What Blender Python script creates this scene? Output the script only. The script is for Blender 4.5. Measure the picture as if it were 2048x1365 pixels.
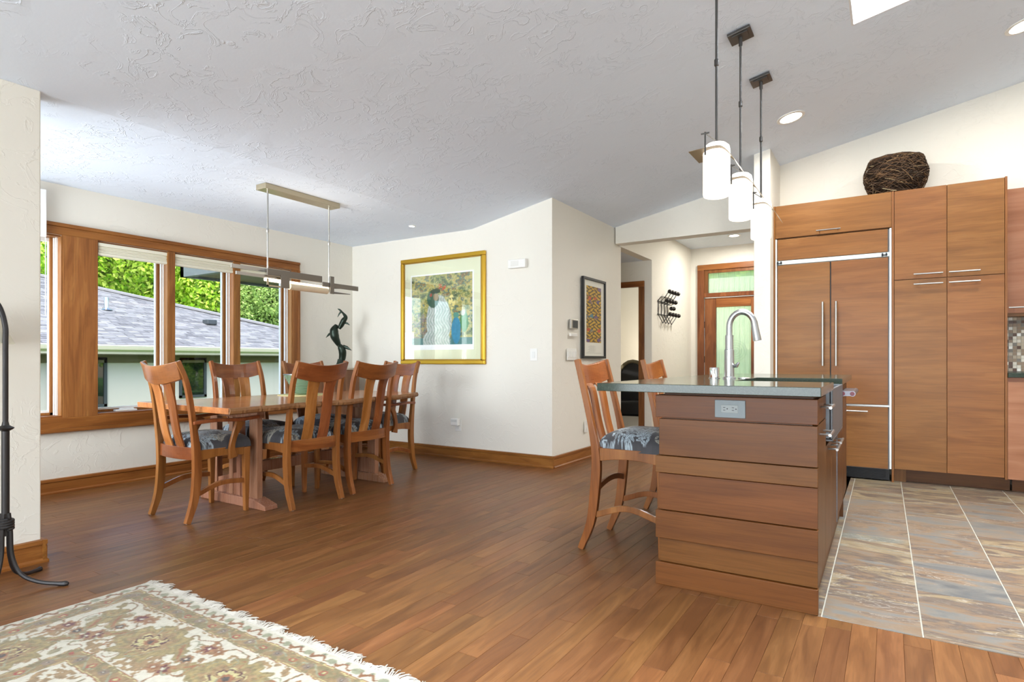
import bpy, math, random
import numpy as np
from mathutils import Vector, Matrix
random.seed(7); rs = np.random.RandomState(7)
PI = math.pi
for o in list(bpy.data.objects): bpy.data.objects.remove(o)
S = bpy.context.scene
COL = S.collection

# ------------------------------------------------------------ camera, sky, sun, area lights, exposure
EYE = 1.02; FPX = 1190.0; TH = math.atan2(756, FPX)
cam = bpy.data.objects.new('camera', bpy.data.cameras.new('camera')); COL.objects.link(cam)
cam.location = (0, 0, EYE); cam.rotation_euler = (PI/2, 0, TH)
cam.data.sensor_width = 36; cam.data.lens = FPX/2048*36; cam.data.shift_y = (723-682.5)/2048
cam.data.clip_start = .02; cam.data.clip_end = 400
S.camera = cam
S.view_settings.view_transform = 'Standard'; S.view_settings.look = 'None'
S.view_settings.gamma = 1; S.view_settings.use_curve_mapping = False
S.view_settings.exposure = 1.2
S.cycles.use_denoising = True
S.cycles.max_bounces = 10; S.cycles.diffuse_bounces = 5; S.cycles.glossy_bounces = 4
S.cycles.transparent_max_bounces = 12
S.cycles.sample_clamp_indirect = 6

W = bpy.data.worlds.new('world'); S.world = W; W.use_nodes = True
nt = W.node_tree; bg = nt.nodes['Background']
sky = nt.nodes.new('ShaderNodeTexSky'); sky.sky_type = 'NISHITA'; sky.sun_disc = False
sky.sun_elevation = math.radians(52); sky.sun_rotation = math.radians(125); sky.dust_density = 2
nt.links.new(sky.outputs[0], bg.inputs[0]); bg.inputs[1].default_value = .34

def lamp(name, kind, loc, rot, energy, color=(1, 1, 1), size=None, size_y=None, radius=None, spread=180):
    l = bpy.data.lights.new(name, kind); o = bpy.data.objects.new(name, l); COL.objects.link(o)
    o.location = loc; o.rotation_euler = rot; l.energy = energy; l.color = color
    if kind == 'AREA':
        l.shape = 'RECTANGLE'; l.size = size; l.size_y = size_y or size; l.spread = math.radians(spread)
    if radius is not None and kind != 'AREA':
        if kind == 'SUN': l.angle = radius
        else: l.shadow_soft_size = radius
    return o
lamp('sun', 'SUN', (0, 0, 20), Vector((-.16, .55, -.82)).to_track_quat('-Z', 'Y').to_euler(), 2.7, (1, .96, .9), radius=.012)
lamp('rear_fill', 'AREA', (-.8, -3.85, 1.5), Vector((0, 1, .36)).to_track_quat('-Z', 'Y').to_euler(), 200, (.85, .93, 1), 5.0, 2.5)  # added fill from behind the camera; no window is built there
lamp('side_fill', 'AREA', (3.1, .2, 1.6), (PI/2, 0, PI/2), 4, (.83, .925, 1), 5.0, 2.2)  # added fill in front of the right wall, which has no opening
lamp('alcove_fill', 'AREA', (-4.6, .46, 1.35), (PI/2+.0, 0, 0), 22, (.86, .935, 1), 1.4, 1.5, spread=120)  # unseen fill behind the stub wall, added to brighten the dining end
lamp('living_top_fill', 'AREA', (-.8, .55, 2.88), (0, 0, 0), 46, (.85, .935, 1), 1.5, 1.1, spread=95)  # fill added under the solid ceiling to brighten the near floor
lamp('skylight_daylight', 'AREA', (.4, 3.58, 3.74), (0, 0, 0), 60, (.85, .93, 1), 1.15, 1.2, spread=120)

# ------------------------------------------------------------ helpers
def lin(c):
    c = np.asarray(c, dtype=float)/255.
    return np.where(c <= .04045, c/12.92, ((c+.055)/1.055)**2.4)
def L4(c): return tuple(float(v) for v in lin(c)) + (1.,)

class MB:
    def __init__(s): s.v = []; s.f = []; s.fr = []
    def add(s, vs, fs, r=0.):
        b = len(s.v); s.v += [tuple(map(float, p)) for p in vs]; s.f += [tuple(b+i for i in f) for f in fs]
        s.fr += [r]*len(fs); return s
    def box(s, x0, x1, y0, y1, z0, z1, r=0.):
        return s.add([(x0,y0,z0),(x1,y0,z0),(x1,y1,z0),(x0,y1,z0),(x0,y0,z1),(x1,y0,z1),(x1,y1,z1),(x0,y1,z1)],
                     [(0,3,2,1),(4,5,6,7),(0,1,5,4),(1,2,6,5),(2,3,7,6),(3,0,4,7)], r)
    def loft(s, secs, closed=False, cap=True):
        n = len(secs[0]); vs = [p for q in secs for p in q]; fs = []; m = len(secs)
        for i in range(m if closed else m-1):
            a = i*n; b = ((i+1) % m)*n
            for k in range(n):
                k2 = (k+1) % n; fs.append((a+k, a+k2, b+k2, b+k))
        if cap and not closed:
            fs.append(tuple(range(n-1, -1, -1))); fs.append(tuple((m-1)*n+k for k in range(n)))
        return s.add(vs, fs)
    def tube(s, pts, r, n=8, cap=True, closed=False, squash=1.):
        pts = [Vector(p) for p in pts]; m = len(pts)
        rr = r if hasattr(r, '__len__') else [r]*m
        up = None; secs = []
        for i, p in enumerate(pts):
            if closed: t = pts[(i+1) % m]-pts[i-1]
            else: t = pts[min(i+1, m-1)]-pts[max(i-1, 0)]
            t.normalize()
            if up is None:
                up = Vector((0, 0, 1)) if abs(t.z) < .9 else Vector((1, 0, 0))
            a = up-t*up.dot(t)
            if a.length < 1e-5: a = t.orthogonal()
            a.normalize(); up = a; b = t.cross(a)
            secs.append([p+a*(rr[i]*math.cos(2*PI*k/n))+b*(rr[i]*squash*math.sin(2*PI*k/n)) for k in range(n)])
        return s.loft(secs, closed, cap)
    def lathe(s, prof, c=(0, 0, 0), n=24, cap=True):
        secs = [[(c[0]+r*math.cos(2*PI*k/n), c[1]+r*math.sin(2*PI*k/n), c[2]+z) for k in range(n)] for r, z in prof]
        return s.loft(secs, False, cap)
    def prism(s, poly, axis, a0, a1):
        def P(p, a):
            if axis == 'z': return (p[0], p[1], a)
            if axis == 'y': return (p[0], a, p[1])
            return (a, p[0], p[1])
        return s.loft([[P(p, a0) for p in poly], [P(p, a1) for p in poly]])
    def xform(s, M):
        s.v = [tuple(M @ Vector(p)) for p in s.v]; return s

def wmat(o):
    M = Matrix.Identity(4)
    while o is not None:
        M = (Matrix.Translation(o.location) @ o.rotation_euler.to_matrix().to_4x4()) @ M; o = o.parent
    return M

def mesh_from(name, mb, mat, smooth=False):
    me = bpy.data.meshes.new(name); me.from_pydata(mb.v, [], mb.f); me.update()
    if mat: me.materials.append(mat)
    if any(mb.fr):
        at = me.attributes.new('rnd', 'FLOAT', 'FACE'); at.data.foreach_set('value', mb.fr)
    if smooth:
        me.polygons.foreach_set('use_smooth', [True]*len(me.polygons))
    return me
def obj(name, mb, mat, parent=None, smooth=False, bevel=0, world=True, seg=2, auto=35):
    if world:
        if parent is None:
            a = np.array(mb.v); lo = a.min(0); hi = a.max(0)
            c = Vector(((lo[0]+hi[0])/2, (lo[1]+hi[1])/2, lo[2])); M = Matrix.Translation(-c)
        else:
            M = wmat(parent).inverted(); c = None
        mb.xform(M)
    else: c = None
    me = mesh_from(name, mb, mat, smooth)
    # consistent normals
    import bmesh
    bm = bmesh.new(); bm.from_mesh(me); bmesh.ops.recalc_face_normals(bm, faces=bm.faces); bm.to_mesh(me); bm.free()
    o = bpy.data.objects.new(name, me); COL.objects.link(o)
    if parent is not None: o.parent = parent
    elif c is not None: o.location = c
    if bevel:
        b = o.modifiers.new('bevel', 'BEVEL'); b.width = bevel; b.segments = seg; b.limit_method = 'ANGLE'; b.angle_limit = math.radians(40)
    if smooth and auto:
        try: me.set_sharp_from_angle(angle=math.radians(auto))
        except Exception: pass
    return o
def tag(o, label=None, cat=None, group=None, kind=None):
    if label: o['label'] = label
    if cat: o['category'] = cat
    if group: o['group'] = group
    if kind: o['kind'] = kind
    return o
def thing(name, label, cat, loc=(0, 0, 0), rz=0, group=None, kind=None):
    o = bpy.data.objects.new(name, None); COL.objects.link(o); o.empty_display_size = .1
    o.location = loc; o.rotation_euler = (0, 0, rz)
    return tag(o, label, cat, group, kind)
def struct(name, mb, mat, **k):
    o = obj(name, mb, mat, **k); o['kind'] = 'structure'; return o
def dup(o, parent=None):
    c = o.copy(); COL.objects.link(c)
    if parent is not None: c.parent = parent
    for ch in [x for x in bpy.data.objects if x.parent == o]: dup(ch, c)
    return c
def B(*a): return MB().box(*a)

# value noise for painted-in-the-thing patterns (rug, prints, fabric)
_T = rs.rand(256, 256)
def vn(x, y):
    xi = np.floor(x).astype(int); yi = np.floor(y).astype(int); fx = x-xi; fy = y-yi
    fx = fx*fx*(3-2*fx); fy = fy*fy*(3-2*fy)
    g = lambda a, b: _T[a & 255, b & 255]
    return (g(xi, yi)*(1-fx)*(1-fy)+g(xi+1, yi)*fx*(1-fy)+g(xi, yi+1)*(1-fx)*fy+g(xi+1, yi+1)*fx*fy)
def fbm(x, y, o=4):
    r = 0; a = .5; t = 0
    for i in range(o):
        r = r+a*vn(x*2**i+i*17.3, y*2**i+i*9.1); t += a; a *= .5
    return r/t

# ------------------------------------------------------------ materials
class NT:
    def __init__(s, name):
        s.m = bpy.data.materials.new(name); s.m.use_nodes = True; s.t = s.m.node_tree
        s.b = s.t.nodes['Principled BSDF']; s.out = s.t.nodes['Material Output']
    def n(s, typ, ins=None, **k):
        x = s.t.nodes.new(typ)
        for a, v in k.items(): setattr(x, a, v)
        for i, v in (ins or {}).items():
            if isinstance(v, bpy.types.NodeSocket): s.t.links.new(v, x.inputs[i])
            else: x.inputs[i].default_value = v
        return x
    def l(s, a, b): s.t.links.new(a, b)
    def math(s, op, a, b=None, c=None):
        d = {0: a}
        if b is not None: d[1] = b
        if c is not None: d[2] = c
        return s.n('ShaderNodeMath', d, operation=op).outputs[0]
    def ramp(s, fac, stops, interp='LINEAR'):
        r = s.n('ShaderNodeValToRGB', {0: fac}); cr = r.color_ramp; cr.interpolation = interp
        while len(cr.elements) < len(stops): cr.elements.new(.5)
        for e, (p, c) in zip(cr.elements, stops): e.position = p; e.color = c
        return r.outputs[0]
    def mix(s, f, a, b, mode='MIX'):
        x = s.n('ShaderNodeMix', None, data_type='RGBA', blend_type=mode)
        for i, v in ((0, f), (6, a), (7, b)):
            if isinstance(v, bpy.types.NodeSocket): s.t.links.new(v, x.inputs[i])
            else: x.inputs[i].default_value = v
        return x.outputs[2]
    def set(s, **k):
        for a, v in k.items():
            i = s.b.inputs[a.replace('_', ' ')]
            if isinstance(v, bpy.types.NodeSocket): s.t.links.new(v, i)
            else: i.default_value = v
        return s
    def bump(s, h, strength=.3, dist=.003):
        x = s.n('ShaderNodeBump', {'Strength': strength, 'Distance': dist, 'Height': h}); s.l(x.outputs[0], s.b.inputs['Normal'])
def G(v): return (v, v, v, 1)

def plain(name, c, rough=.5, metal=0., spec=.5, noise=0., bump=0., nscale=30):
    N = NT(name); N.set(Roughness=rough, Metallic=metal); N.b.inputs['Specular IOR Level'].default_value = spec
    tc = N.n('ShaderNodeTexCoord').outputs['Object']
    nz = N.n('ShaderNodeTexNoise', {'Vector': tc, 'Scale': nscale, 'Detail': 4.})
    k = max(noise, .02)
    N.l(N.mix(N.math('MULTIPLY', nz.outputs[0], k*2), L4(c), tuple(v*(1-k) for v in L4(c)[:3])+(1,)), N.b.inputs['Base Color'])
    if bump: N.bump(nz.outputs[0], bump, .002)
    return N.m
def emis(name, c, strength):
    N = NT(name); N.set(Base_Color=L4(c)); N.b.inputs['Emission Color'].default_value = L4(c); N.b.inputs['Emission Strength'].default_value = strength
    return N.m

def wood(name, dark, mid, light, axis='Z', rough=.33, worldpos=False, scale=1., rndhue=.0, grain=1., coat=0.0, fig=1.):
    N = NT(name); N.b.inputs['Specular IOR Level'].default_value = .3; coat *= .5
    co = (N.n('ShaderNodeNewGeometry').outputs['Position'] if worldpos else N.n('ShaderNodeTexCoord').outputs['Object'])
    rnd = N.n('ShaderNodeObjectInfo').outputs['Random']
    at = N.n('ShaderNodeAttribute', attribute_name='rnd').outputs['Fac']
    r1 = N.math('FRACT', N.math('ADD', rnd, at))
    off = N.n('ShaderNodeCombineXYZ', {0: N.math('MULTIPLY', r1, 13.7), 1: N.math('MULTIPLY', r1, 7.1), 2: N.math('MULTIPLY', r1, 29.)}).outputs[0]
    p = N.n('ShaderNodeVectorMath', {0: co, 1: off}, operation='ADD').outputs[0]
    sc = {'X': (1.1, 9, 9), 'Y': (9, 1.1, 9), 'Z': (9, 9, 1.1)}[axis]
    m = N.n('ShaderNodeMapping', {'Vector': p, 'Scale': tuple(v*scale for v in sc)}).outputs[0]
    n1 = N.n('ShaderNodeTexNoise', {'Vector': m, 'Scale': 1.0, 'Detail': 5., 'Distortion': 1.2*fig}).outputs[0]
    rings = N.math('FRACT', N.math('MULTIPLY', n1, 7.))
    rings = N.math('PINGPONG', rings, .5)
    sc2 = {'X': (4, 130, 130), 'Y': (130, 4, 130), 'Z': (130, 130, 4)}[axis]
    m2 = N.n('ShaderNodeMapping', {'Vector': p, 'Scale': tuple(v*scale for v in sc2)}).outputs[0]
    n2 = N.n('ShaderNodeTexNoise', {'Vector': m2, 'Scale': 1.0, 'Detail': 3.}).outputs[0]
    base = N.ramp(n1, [(.3, L4(dark)), (.5, L4(mid)), (.72, L4(light))])
    c = N.mix(N.math('MULTIPLY', rings, .5*grain), base, L4(dark))
    g = N.ramp(n2, [(.35, G(.72)), (.55, G(1.0))])
    c = N.mix(.55*grain, c, N.mix(1., c, g, 'MULTIPLY'))
    if rndhue:
        v = N.n('ShaderNodeMapRange', {0: r1, 3: 1-rndhue, 4: 1+rndhue}).outputs[0]
        h = N.n('ShaderNodeMapRange', {0: N.math('FRACT', N.math('MULTIPLY', r1, 7.31)), 3: .5-.005, 4: .5+.005}).outputs[0]
        c = N.n('ShaderNodeHueSaturation', {'Hue': h, 'Value': v, 'Color': c}).outputs[0]
    N.l(c, N.b.inputs['Base Color'])
    N.set(Roughness=N.n('ShaderNodeMapRange', {0: n2, 3: rough-.04, 4: rough+.08}).outputs[0])
    N.b.inputs['Coat Weight'].default_value = coat; N.b.inputs['Coat Roughness'].default_value = .12
    N.bump(n2, .12, .001)
    return N.m

def plaster(name, c, k=1., vis=1.):
    N = NT(name); N.set(Roughness=.75); N.b.inputs['Specular IOR Level'].default_value = .25
    p = N.n('ShaderNodeNewGeometry').outputs['Position']
    m = N.n('ShaderNodeMapping', {'Vector': p, 'Rotation': (.2, .3, .5)}).outputs[0]
    a = N.n('ShaderNodeTexNoise', {'Vector': m, 'Scale': 5.5*k, 'Detail': 5., 'Roughness': .55, 'Distortion': 1.1}).outputs[0]
    ridge = N.math('SUBTRACT', 1., N.math('MULTIPLY', N.math('ABSOLUTE', N.math('SUBTRACT', a, .5)), 34.))
    ridge = N.math('MAXIMUM', ridge, 0.)
    mk = N.n('ShaderNodeTexNoise', {'Vector': m, 'Scale': 2.3*k, 'Detail': 2.}).outputs[0]
    mk = N.n('ShaderNodeMapRange', {0: mk, 1: .42, 2: .56}).outputs[0]
    fine = N.n('ShaderNodeTexNoise', {'Vector': m, 'Scale': 60., 'Detail': 3.}).outputs[0]
    plate = N.n('ShaderNodeMapRange', {0: a, 1: .49, 2: .53}).outputs[0]
    h = N.math('ADD', N.math('MULTIPLY', N.math('ADD', ridge, N.math('MULTIPLY', plate, .7)), mk), N.math('MULTIPLY', fine, .12))
    N.set(Base_Color=L4(c)); N.bump(h, .5*vis, .006)
    return N.m

def vcol(name, rough=.6, bumpd=0., sheen=0., spec=.4, coat=0.):
    N = NT(name); a = N.n('ShaderNodeAttribute', attribute_name='Col').outputs['Color']
    N.l(a, N.b.inputs['Base Color']); N.set(Roughness=rough); N.b.inputs['Specular IOR Level'].default_value = spec
    N.b.inputs['Coat Weight'].default_value = coat
    if sheen: N.b.inputs['Sheen Weight'].default_value = sheen
    if bumpd:
        nz = N.n('ShaderNodeTexNoise', {'Vector': N.n('ShaderNodeTexCoord').outputs['Object'], 'Scale': 350., 'Detail': 2.}).outputs[0]
        N.bump(nz, .5, bumpd)
    return N.m

def glass(name, tint=(1, 1, 1), refl=.9, rough=0.):
    N = NT(name); t = N.n('ShaderNodeBsdfTransparent', {0: tuple(tint)+(1,)}).outputs[0]
    g = N.n('ShaderNodeBsdfGlossy', {'Color': (1, 1, 1, 1), 'Roughness': rough}).outputs[0]
    fr = N.n('ShaderNodeFresnel', {0: 1.45}).outputs[0]
    mx = N.n('ShaderNodeMixShader', {0: N.math('MULTIPLY', fr, refl), 1: t, 2: g}).outputs[0]
    N.l(mx, N.out.inputs[0]); return N.m

M = {}
M['wall'] = plaster('wall_plaster', (234, 230, 219), 1., .55)
M['ceil'] = plaster('ceiling_plaster', (230, 240, 253), 1.3, 1.)
M['whiteceil'] = plain('white_paint', (232, 233, 235), .7)
M['floor'] = wood('oak_floor', (98, 61, 32), (115, 74, 40), (131, 88, 51), 'Y', .36, True, 1.9, .15, 1., .0)
M['edge'] = plain('plank_edge', (190, 140, 95), .4)
M['subfloor'] = plain('subfloor', (105, 70, 45), .7)
M['trim'] = wood('oak_trim', (122, 72, 30), (150, 94, 42), (168, 112, 54), 'Y', .38, False, 1.2, .06, 1.)
M['trimx'] = wood('oak_trim_x', (122, 72, 30), (150, 94, 42), (168, 112, 54), 'X', .38, False, 1.2, .06, 1.)
M['trimz'] = wood('oak_trim_z', (132, 82, 38), (156, 102, 50), (172, 118, 62), 'Z', .38, False, .8, .05, 1.3, fig=1.6)
M['reddoor'] = wood('door_wood', (98, 54, 26), (130, 78, 40), (152, 98, 56), 'Z', .35, False, 1., .08, 1.2)
M['cabx'] = wood('maple_cabinet', (122, 78, 38), (136, 89, 45), (147, 100, 54), 'X', .34, False, 1.15, .04, .9)
M['cabz'] = wood('maple_cabinet_z', (122, 78, 38), (136, 89, 45), (147, 100, 54), 'Z', .34, False, 1.15, .04, .9)
M['cabpinklit'] = wood('maple_cabinet_pinklight', (142, 92, 62), (160, 108, 78), (172, 122, 92), 'X', .34, False, .8, .04, .5)  # cabinet maple with the pink cast of the light put into its colour
M['cherry'] = wood('island_cherry', (94, 55, 20), (108, 65, 25), (118, 73, 32), 'X', .36, False, 1.1, .06, 1.)
M['cherryz'] = wood('island_cherry_z', (90, 54, 21), (102, 62, 26), (112, 70, 33), 'Z', .36, False, 1.1, .04, 1.)
M['chair'] = wood('chair_cherry', (118, 68, 30), (146, 90, 44), (164, 108, 58), 'Z', .28, False, .9, .05, .8, .35)
M['chairx'] = wood('chair_cherry_x', (110, 58, 26), (136, 78, 38), (156, 98, 52), 'X', .28, False, .9, .05, .8, .35)
M['chairs1'] = wood('chair_slat_pale', (140, 84, 38), (168, 106, 54), (186, 126, 72), 'Z', .28, False, .9, .04, .7, .35)
M['chairs2'] = wood('chair_slat_red', (112, 60, 30), (142, 80, 42), (160, 98, 56), 'Z', .28, False, .9, .04, .8, .35)
M['table'] = wood('table_slab', (150, 84, 44), (192, 122, 70), (216, 152, 98), 'Y', .16, False, .6, .0, .8, .5)
M['liveedge'] = plain('live_edge_bark', (150, 104, 62), .6, 0, .4, .45, .5, 40)
M['tabley'] = wood('table_trestle', (140, 96, 72), (156, 110, 84), (170, 124, 98), 'Z', .25, False, .9, .03, .3, .4)
M['pedestal'] = wood('pedestal_walnut', (96, 62, 42), (128, 86, 60), (150, 106, 76), 'Z', .35, False, .9, .03, .8)
M['steel'] = plain('brushed_steel', (190, 192, 194), .28, 1.)
M['steel2'] = plain('satin_nickel', (176, 174, 170), .32, 1.)
M['iron'] = plain('wrought_iron', (62, 60, 60), .42, .7, .5, .15, .2, 60)
M['darkmetal'] = plain('dark_bronze_metal', (92, 90, 88), .38, .8)
M['champagne'] = plain('champagne_metal', (188, 176, 150), .35, .85)
M['greymetal'] = plain('pewter_metal', (128, 122, 114), .4, .75)
M['black'] = plain('black_paint', (22, 22, 24), .45)
M['white'] = plain('white_plastic', (238, 237, 232), .4)
M['whitetrim'] = plain('white_vinyl', (232, 232, 228), .4)
M['cream'] = plain('cream_shade_fabric', (232, 228, 208), .7, 0, .3, .05, .2, 200)
M['bronze'] = plain('green_bronze', (46, 58, 48), .35, .65, .5, .4, .3, 18)
M['gold'] = plain('gold_leaf', (214, 172, 62), .28, .85, .5, .1, .1, 30)
M['mat_green'] = plain('mat_board', (224, 226, 196), .8)
M['glass'] = glass('window_glass', (.97, .99, .98), .3)
M['picglass'] = glass('picture_glass', (1, 1, 1), .9)
M['vrug'] = vcol('rug_wool', .95, .002, .3, .1)
M['fringe'] = plain('fringe_cotton', (176, 170, 160), .9, 0, .1, .1, .3, 200)
M['vfab'] = vcol('seat_fabric', .62, .0006, .2, .35)
M['vart'] = vcol('art_print', .6)
M['shadeglass'] = emis('lit_opal_glass', (255, 246, 230), .8)
M['lightdisc'] = emis('lit_lamp_lens', (255, 250, 240), 7.)
M['amber'] = emis('lit_glass_tube', (255, 232, 196), 2.2)
M['mica'] = plain('mica_glass', (226, 208, 178), .35, 0, .5, .25, .1, 40)
M['outlet'] = plain('grey_outlet_plate', (120, 130, 134), .45, .2)
M['stoneedge'] = plain('counter_edge', (92, 104, 92), .3, 0, .5, .3, .1, 90)
def counter_mat():
    N = NT('green_grey_quartz'); co = N.n('ShaderNodeTexCoord').outputs['Object']
    a = N.n('ShaderNodeTexNoise', {'Vector': co, 'Scale': 260., 'Detail': 3.}).outputs[0]
    b = N.n('ShaderNodeTexNoise', {'Vector': co, 'Scale': 9., 'Detail': 3.}).outputs[0]
    c = N.ramp(a, [(.35, L4((34, 46, 36))), (.55, L4((44, 57, 45))), (.7, L4((60, 70, 58)))])
    N.l(N.mix(N.math('MULTIPLY', b, .3), c, L4((42, 53, 43))), N.b.inputs['Base Color']); N.set(Roughness=.12)
    N.b.inputs['Specular IOR Level'].default_value = .4
    return N.m
M['counter'] = counter_mat()
def tile_mat():
    N = NT('slate_tile'); co = N.n('ShaderNodeNewGeometry').outputs['Position']
    r = N.n('ShaderNodeObjectInfo').outputs['Random']; at = N.n('ShaderNodeAttribute', attribute_name='rnd').outputs['Fac']
    r = N.math('FRACT', N.math('ADD', r, at))
    off = N.n('ShaderNodeCombineXYZ', {0: N.math('MULTIPLY', r, 31.), 1: N.math('MULTIPLY', r, 17.), 2: N.math('MULTIPLY', r, 9.)}).outputs[0]
    p = N.n('ShaderNodeVectorMath', {0: co, 1: off}, operation='ADD').outputs[0]
    rot = N.n('ShaderNodeCombineXYZ', {2: N.math('MULTIPLY', N.math('SUBTRACT', r, .5), 1.6)}).outputs[0]
    m = N.n('ShaderNodeMapping', {'Vector': p, 'Rotation': rot, 'Scale': (1.6, 5.5, 1)}).outputs[0]
    a = N.n('ShaderNodeTexNoise', {'Vector': m, 'Scale': 1.3, 'Detail': 8., 'Roughness': .62, 'Distortion': .9}).outputs[0]
    b = N.n('ShaderNodeTexNoise', {'Vector': m, 'Scale': 4., 'Detail': 6., 'Distortion': 2.}).outputs[0]
    c = N.ramp(N.math('ADD', N.math('MULTIPLY', a, .8), N.math('MULTIPLY', r, .22)),
               [(.3, L4((86, 88, 88))), (.41, L4((110, 108, 102))), (.48, L4((124, 102, 80))), (.54, L4((88, 79, 73))), (.6, L4((136, 118, 90))), (.68, L4((104, 106, 98))), (.78, L4((96, 82, 70)))])
    vein = N.math('SUBTRACT', 1., N.math('MULTIPLY', N.math('ABSOLUTE', N.math('SUBTRACT', b, .5)), 40.))
    vein = N.math('MULTIPLY', N.math('MAXIMUM', vein, 0.), N.n('ShaderNodeMapRange', {0: a, 1: .5, 2: .62}).outputs[0])
    c = N.mix(N.math('MULTIPLY', vein, .6), c, L4((184, 178, 166)))
    N.l(c, N.b.inputs['Base Color']); N.set(Roughness=.38); N.bump(b, .25, .002)
    return N.m
M['tile'] = tile_mat()
M['grout'] = plain('grout', (160, 154, 140), .8)
def leaf_mat(name, a, b, c):
    N = NT(name); r = N.n('ShaderNodeNewGeometry').outputs['Random Per Island']
    o = N.n('ShaderNodeObjectInfo').outputs['Random']
    col = N.ramp(r, [(0, L4(a)), (.55, L4(b)), (1, L4(c))])
    col = N.n('ShaderNodeHueSaturation', {'Value': N.n('ShaderNodeMapRange', {0: o, 3: .8, 4: 1.15}).outputs[0], 'Color': col}).outputs[0]
    d = N.n('ShaderNodeBsdfDiffuse', {0: col}).outputs[0]; t = N.n('ShaderNodeBsdfTranslucent', {0: col}).outputs[0]
    N.l(N.n('ShaderNodeMixShader', {0: .45, 1: d, 2: t}).outputs[0], N.out.inputs[0]); return N.m
M['leafA'] = leaf_mat('leaf_bright', (110, 160, 40), (190, 222, 74), (238, 246, 140))
M['leafB'] = leaf_mat('leaf_mid', (60, 120, 40), (105, 170, 55), (160, 205, 85))
M['leafC'] = leaf_mat('needle_pale', (120, 150, 90), (170, 195, 110), (205, 220, 150))
M['bark'] = plain('bark', (90, 75, 60), .9, 0, .2, .4, .5, 15)
M['grass'] = plain('lawn_grass', (84, 122, 52), .9, 0, .1, .4, .5, 8)
def shingle_mat():
    N = NT('asphalt_shingle'); r = N.n('ShaderNodeNewGeometry').outputs['Random Per Island']
    p = N.n('ShaderNodeNewGeometry').outputs['Position']
    nz = N.n('ShaderNodeTexNoise', {'Vector': p, 'Scale': 40., 'Detail': 3.}).outputs[0]
    c = N.ramp(r, [(0, L4((88, 87, 90))), (.5, L4((112, 111, 113))), (1, L4((134, 133, 134)))])
    N.l(N.mix(N.math('MULTIPLY', nz, .3), c, L4((120, 116, 122))), N.b.inputs['Base Color']); N.set(Roughness=.9); return N.m
M['shingle'] = shingle_mat()
M['stucco'] = plain('pale_stucco', (182, 176, 168), .9, 0, .2, .05, .2, 40)
M['fascia'] = plain('cream_fascia', (190, 182, 160), .6)
M['soffit'] = plain('brown_soffit', (96, 88, 66), .8)
M['darkglass'] = plain('dark_house_glass', (20, 26, 24), .03, 0, 1.)
M['darkframe'] = plain('dark_window_frame', (52, 56, 60), .5)

# ------------------------------------------------------------ ROOM SHELL
XW = -5.43; XC = -3.66; ZF = 2.39; SL = .20; YB = 4.985; XR = 3.2; YR = -4.0
def cz(x): return ZF+SL*(x-XC)
ROT = math.radians(.45)
PIV = Matrix.Translation((-.243, 2.667, 0)) @ Matrix.Rotation(ROT, 4, 'Z') @ Matrix.Translation((.243, -2.667, 0))

# floor: slab with planks and tiles as children
floor = struct('floor', MB().add([(-5.6,-4.1,-.02),(3.3,-4.1,-.02),(3.3,9.8,-.02),(-5.6,9.8,-.02),(-5.6,-4.1,-.12),(3.3,-4.1,-.12),(3.3,9.8,-.12),(-5.6,9.8,-.12)],
               [(0,1,2,3),(7,6,5,4),(0,4,5,1),(1,5,6,2),(2,6,7,3),(3,7,4,0)]), M['subfloor'])
PW = .0826
def plank_mb(L, mb=None, x=0, y=0, r=0.):
    mb = mb or MB(); w = PW/2-.00015; e = .0006
    y0 = y+.0004; y1 = y+L-.0004
    mb.add([(x-w,y0,-.02),(x+w,y0,-.02),(x+w,y1,-.02),(x-w,y1,-.02),
            (x-w,y0,-.0012),(x+w,y0,-.0012),(x+w,y1,-.0012),(x-w,y1,-.0012),
            (x-w+e,y0+e,0),(x+w-e,y0+e,0),(x+w-e,y1-e,0),(x-w+e,y1-e,0)],
           [(0,1,5,4),(1,2,6,5),(2,3,7,6),(3,0,4,7),(4,5,9,8),(5,6,10,9),(6,7,11,10),(7,4,8,11),(8,9,10,11)], r)
    return mb
cth, sth = math.cos(TH), math.sin(TH)
def px(x, y, z=0):
    F = -sth*x+cth*y; R = cth*x+sth*y
    return (1024+FPX*R/F, 723-FPX*(z-EYE)/F, F) if F > .05 else (0, 0, -1)
planks = []
x = XW+.02+PW/2
while x < 3.2:
    ylo = -3.98
    yhi = 2.664 if x > -.29 else (4.975 if x < -2.72 else 9.6)
    if x > -1.05 and x < -.29: yhi = 6.6
    y = ylo-random.random()*.9
    while y < yhi:
        Ln = random.choice([.4, .5, .6, .7, .8, .9, 1.0, 1.1, 1.2]); a = max(y, ylo); b = min(y+Ln, yhi)
        if b-a > .03: planks.append((x, a, b))
        y += Ln
    x += PW
def vis(p):
    best = 0; tot = 0
    for k in range(5):
        yy = p[1]+(p[2]-p[1])*(k+.5)/5
        u, v, F = px(p[0], yy)
        if F > 0 and 0 < u < 2048 and 0 < v < 1365:
            hid = (-.95 < p[0] < -.2 and yy > 2.66) or (p[0] < -3.6 and yy < 1.3) or (p[0] < -1.27 and yy < 1.4)
            if not hid: tot += (p[2]-p[1])/5*PW/F**3
    return tot
planks.sort(key=vis, reverse=True)
cache = {}
st = MB()
for i, (x_, a, b) in enumerate(planks):
    Ln = round(b-a, 3)
    if i < 298 and vis((x_, a, b)) > 0:
        if Ln not in cache: cache[Ln] = mesh_from('plank', plank_mb(Ln), M['floor'])
        o = bpy.data.objects.new('plank', cache[Ln]); COL.objects.link(o); o.parent = floor
        o.location = wmat(floor).inverted() @ Vector((x_, a, 0))
    else: plank_mb(b-a, st, x_, a, random.random()+.001)
o = obj('far_planks', st, M['floor'], floor); o['kind'] = 'stuff'
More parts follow.
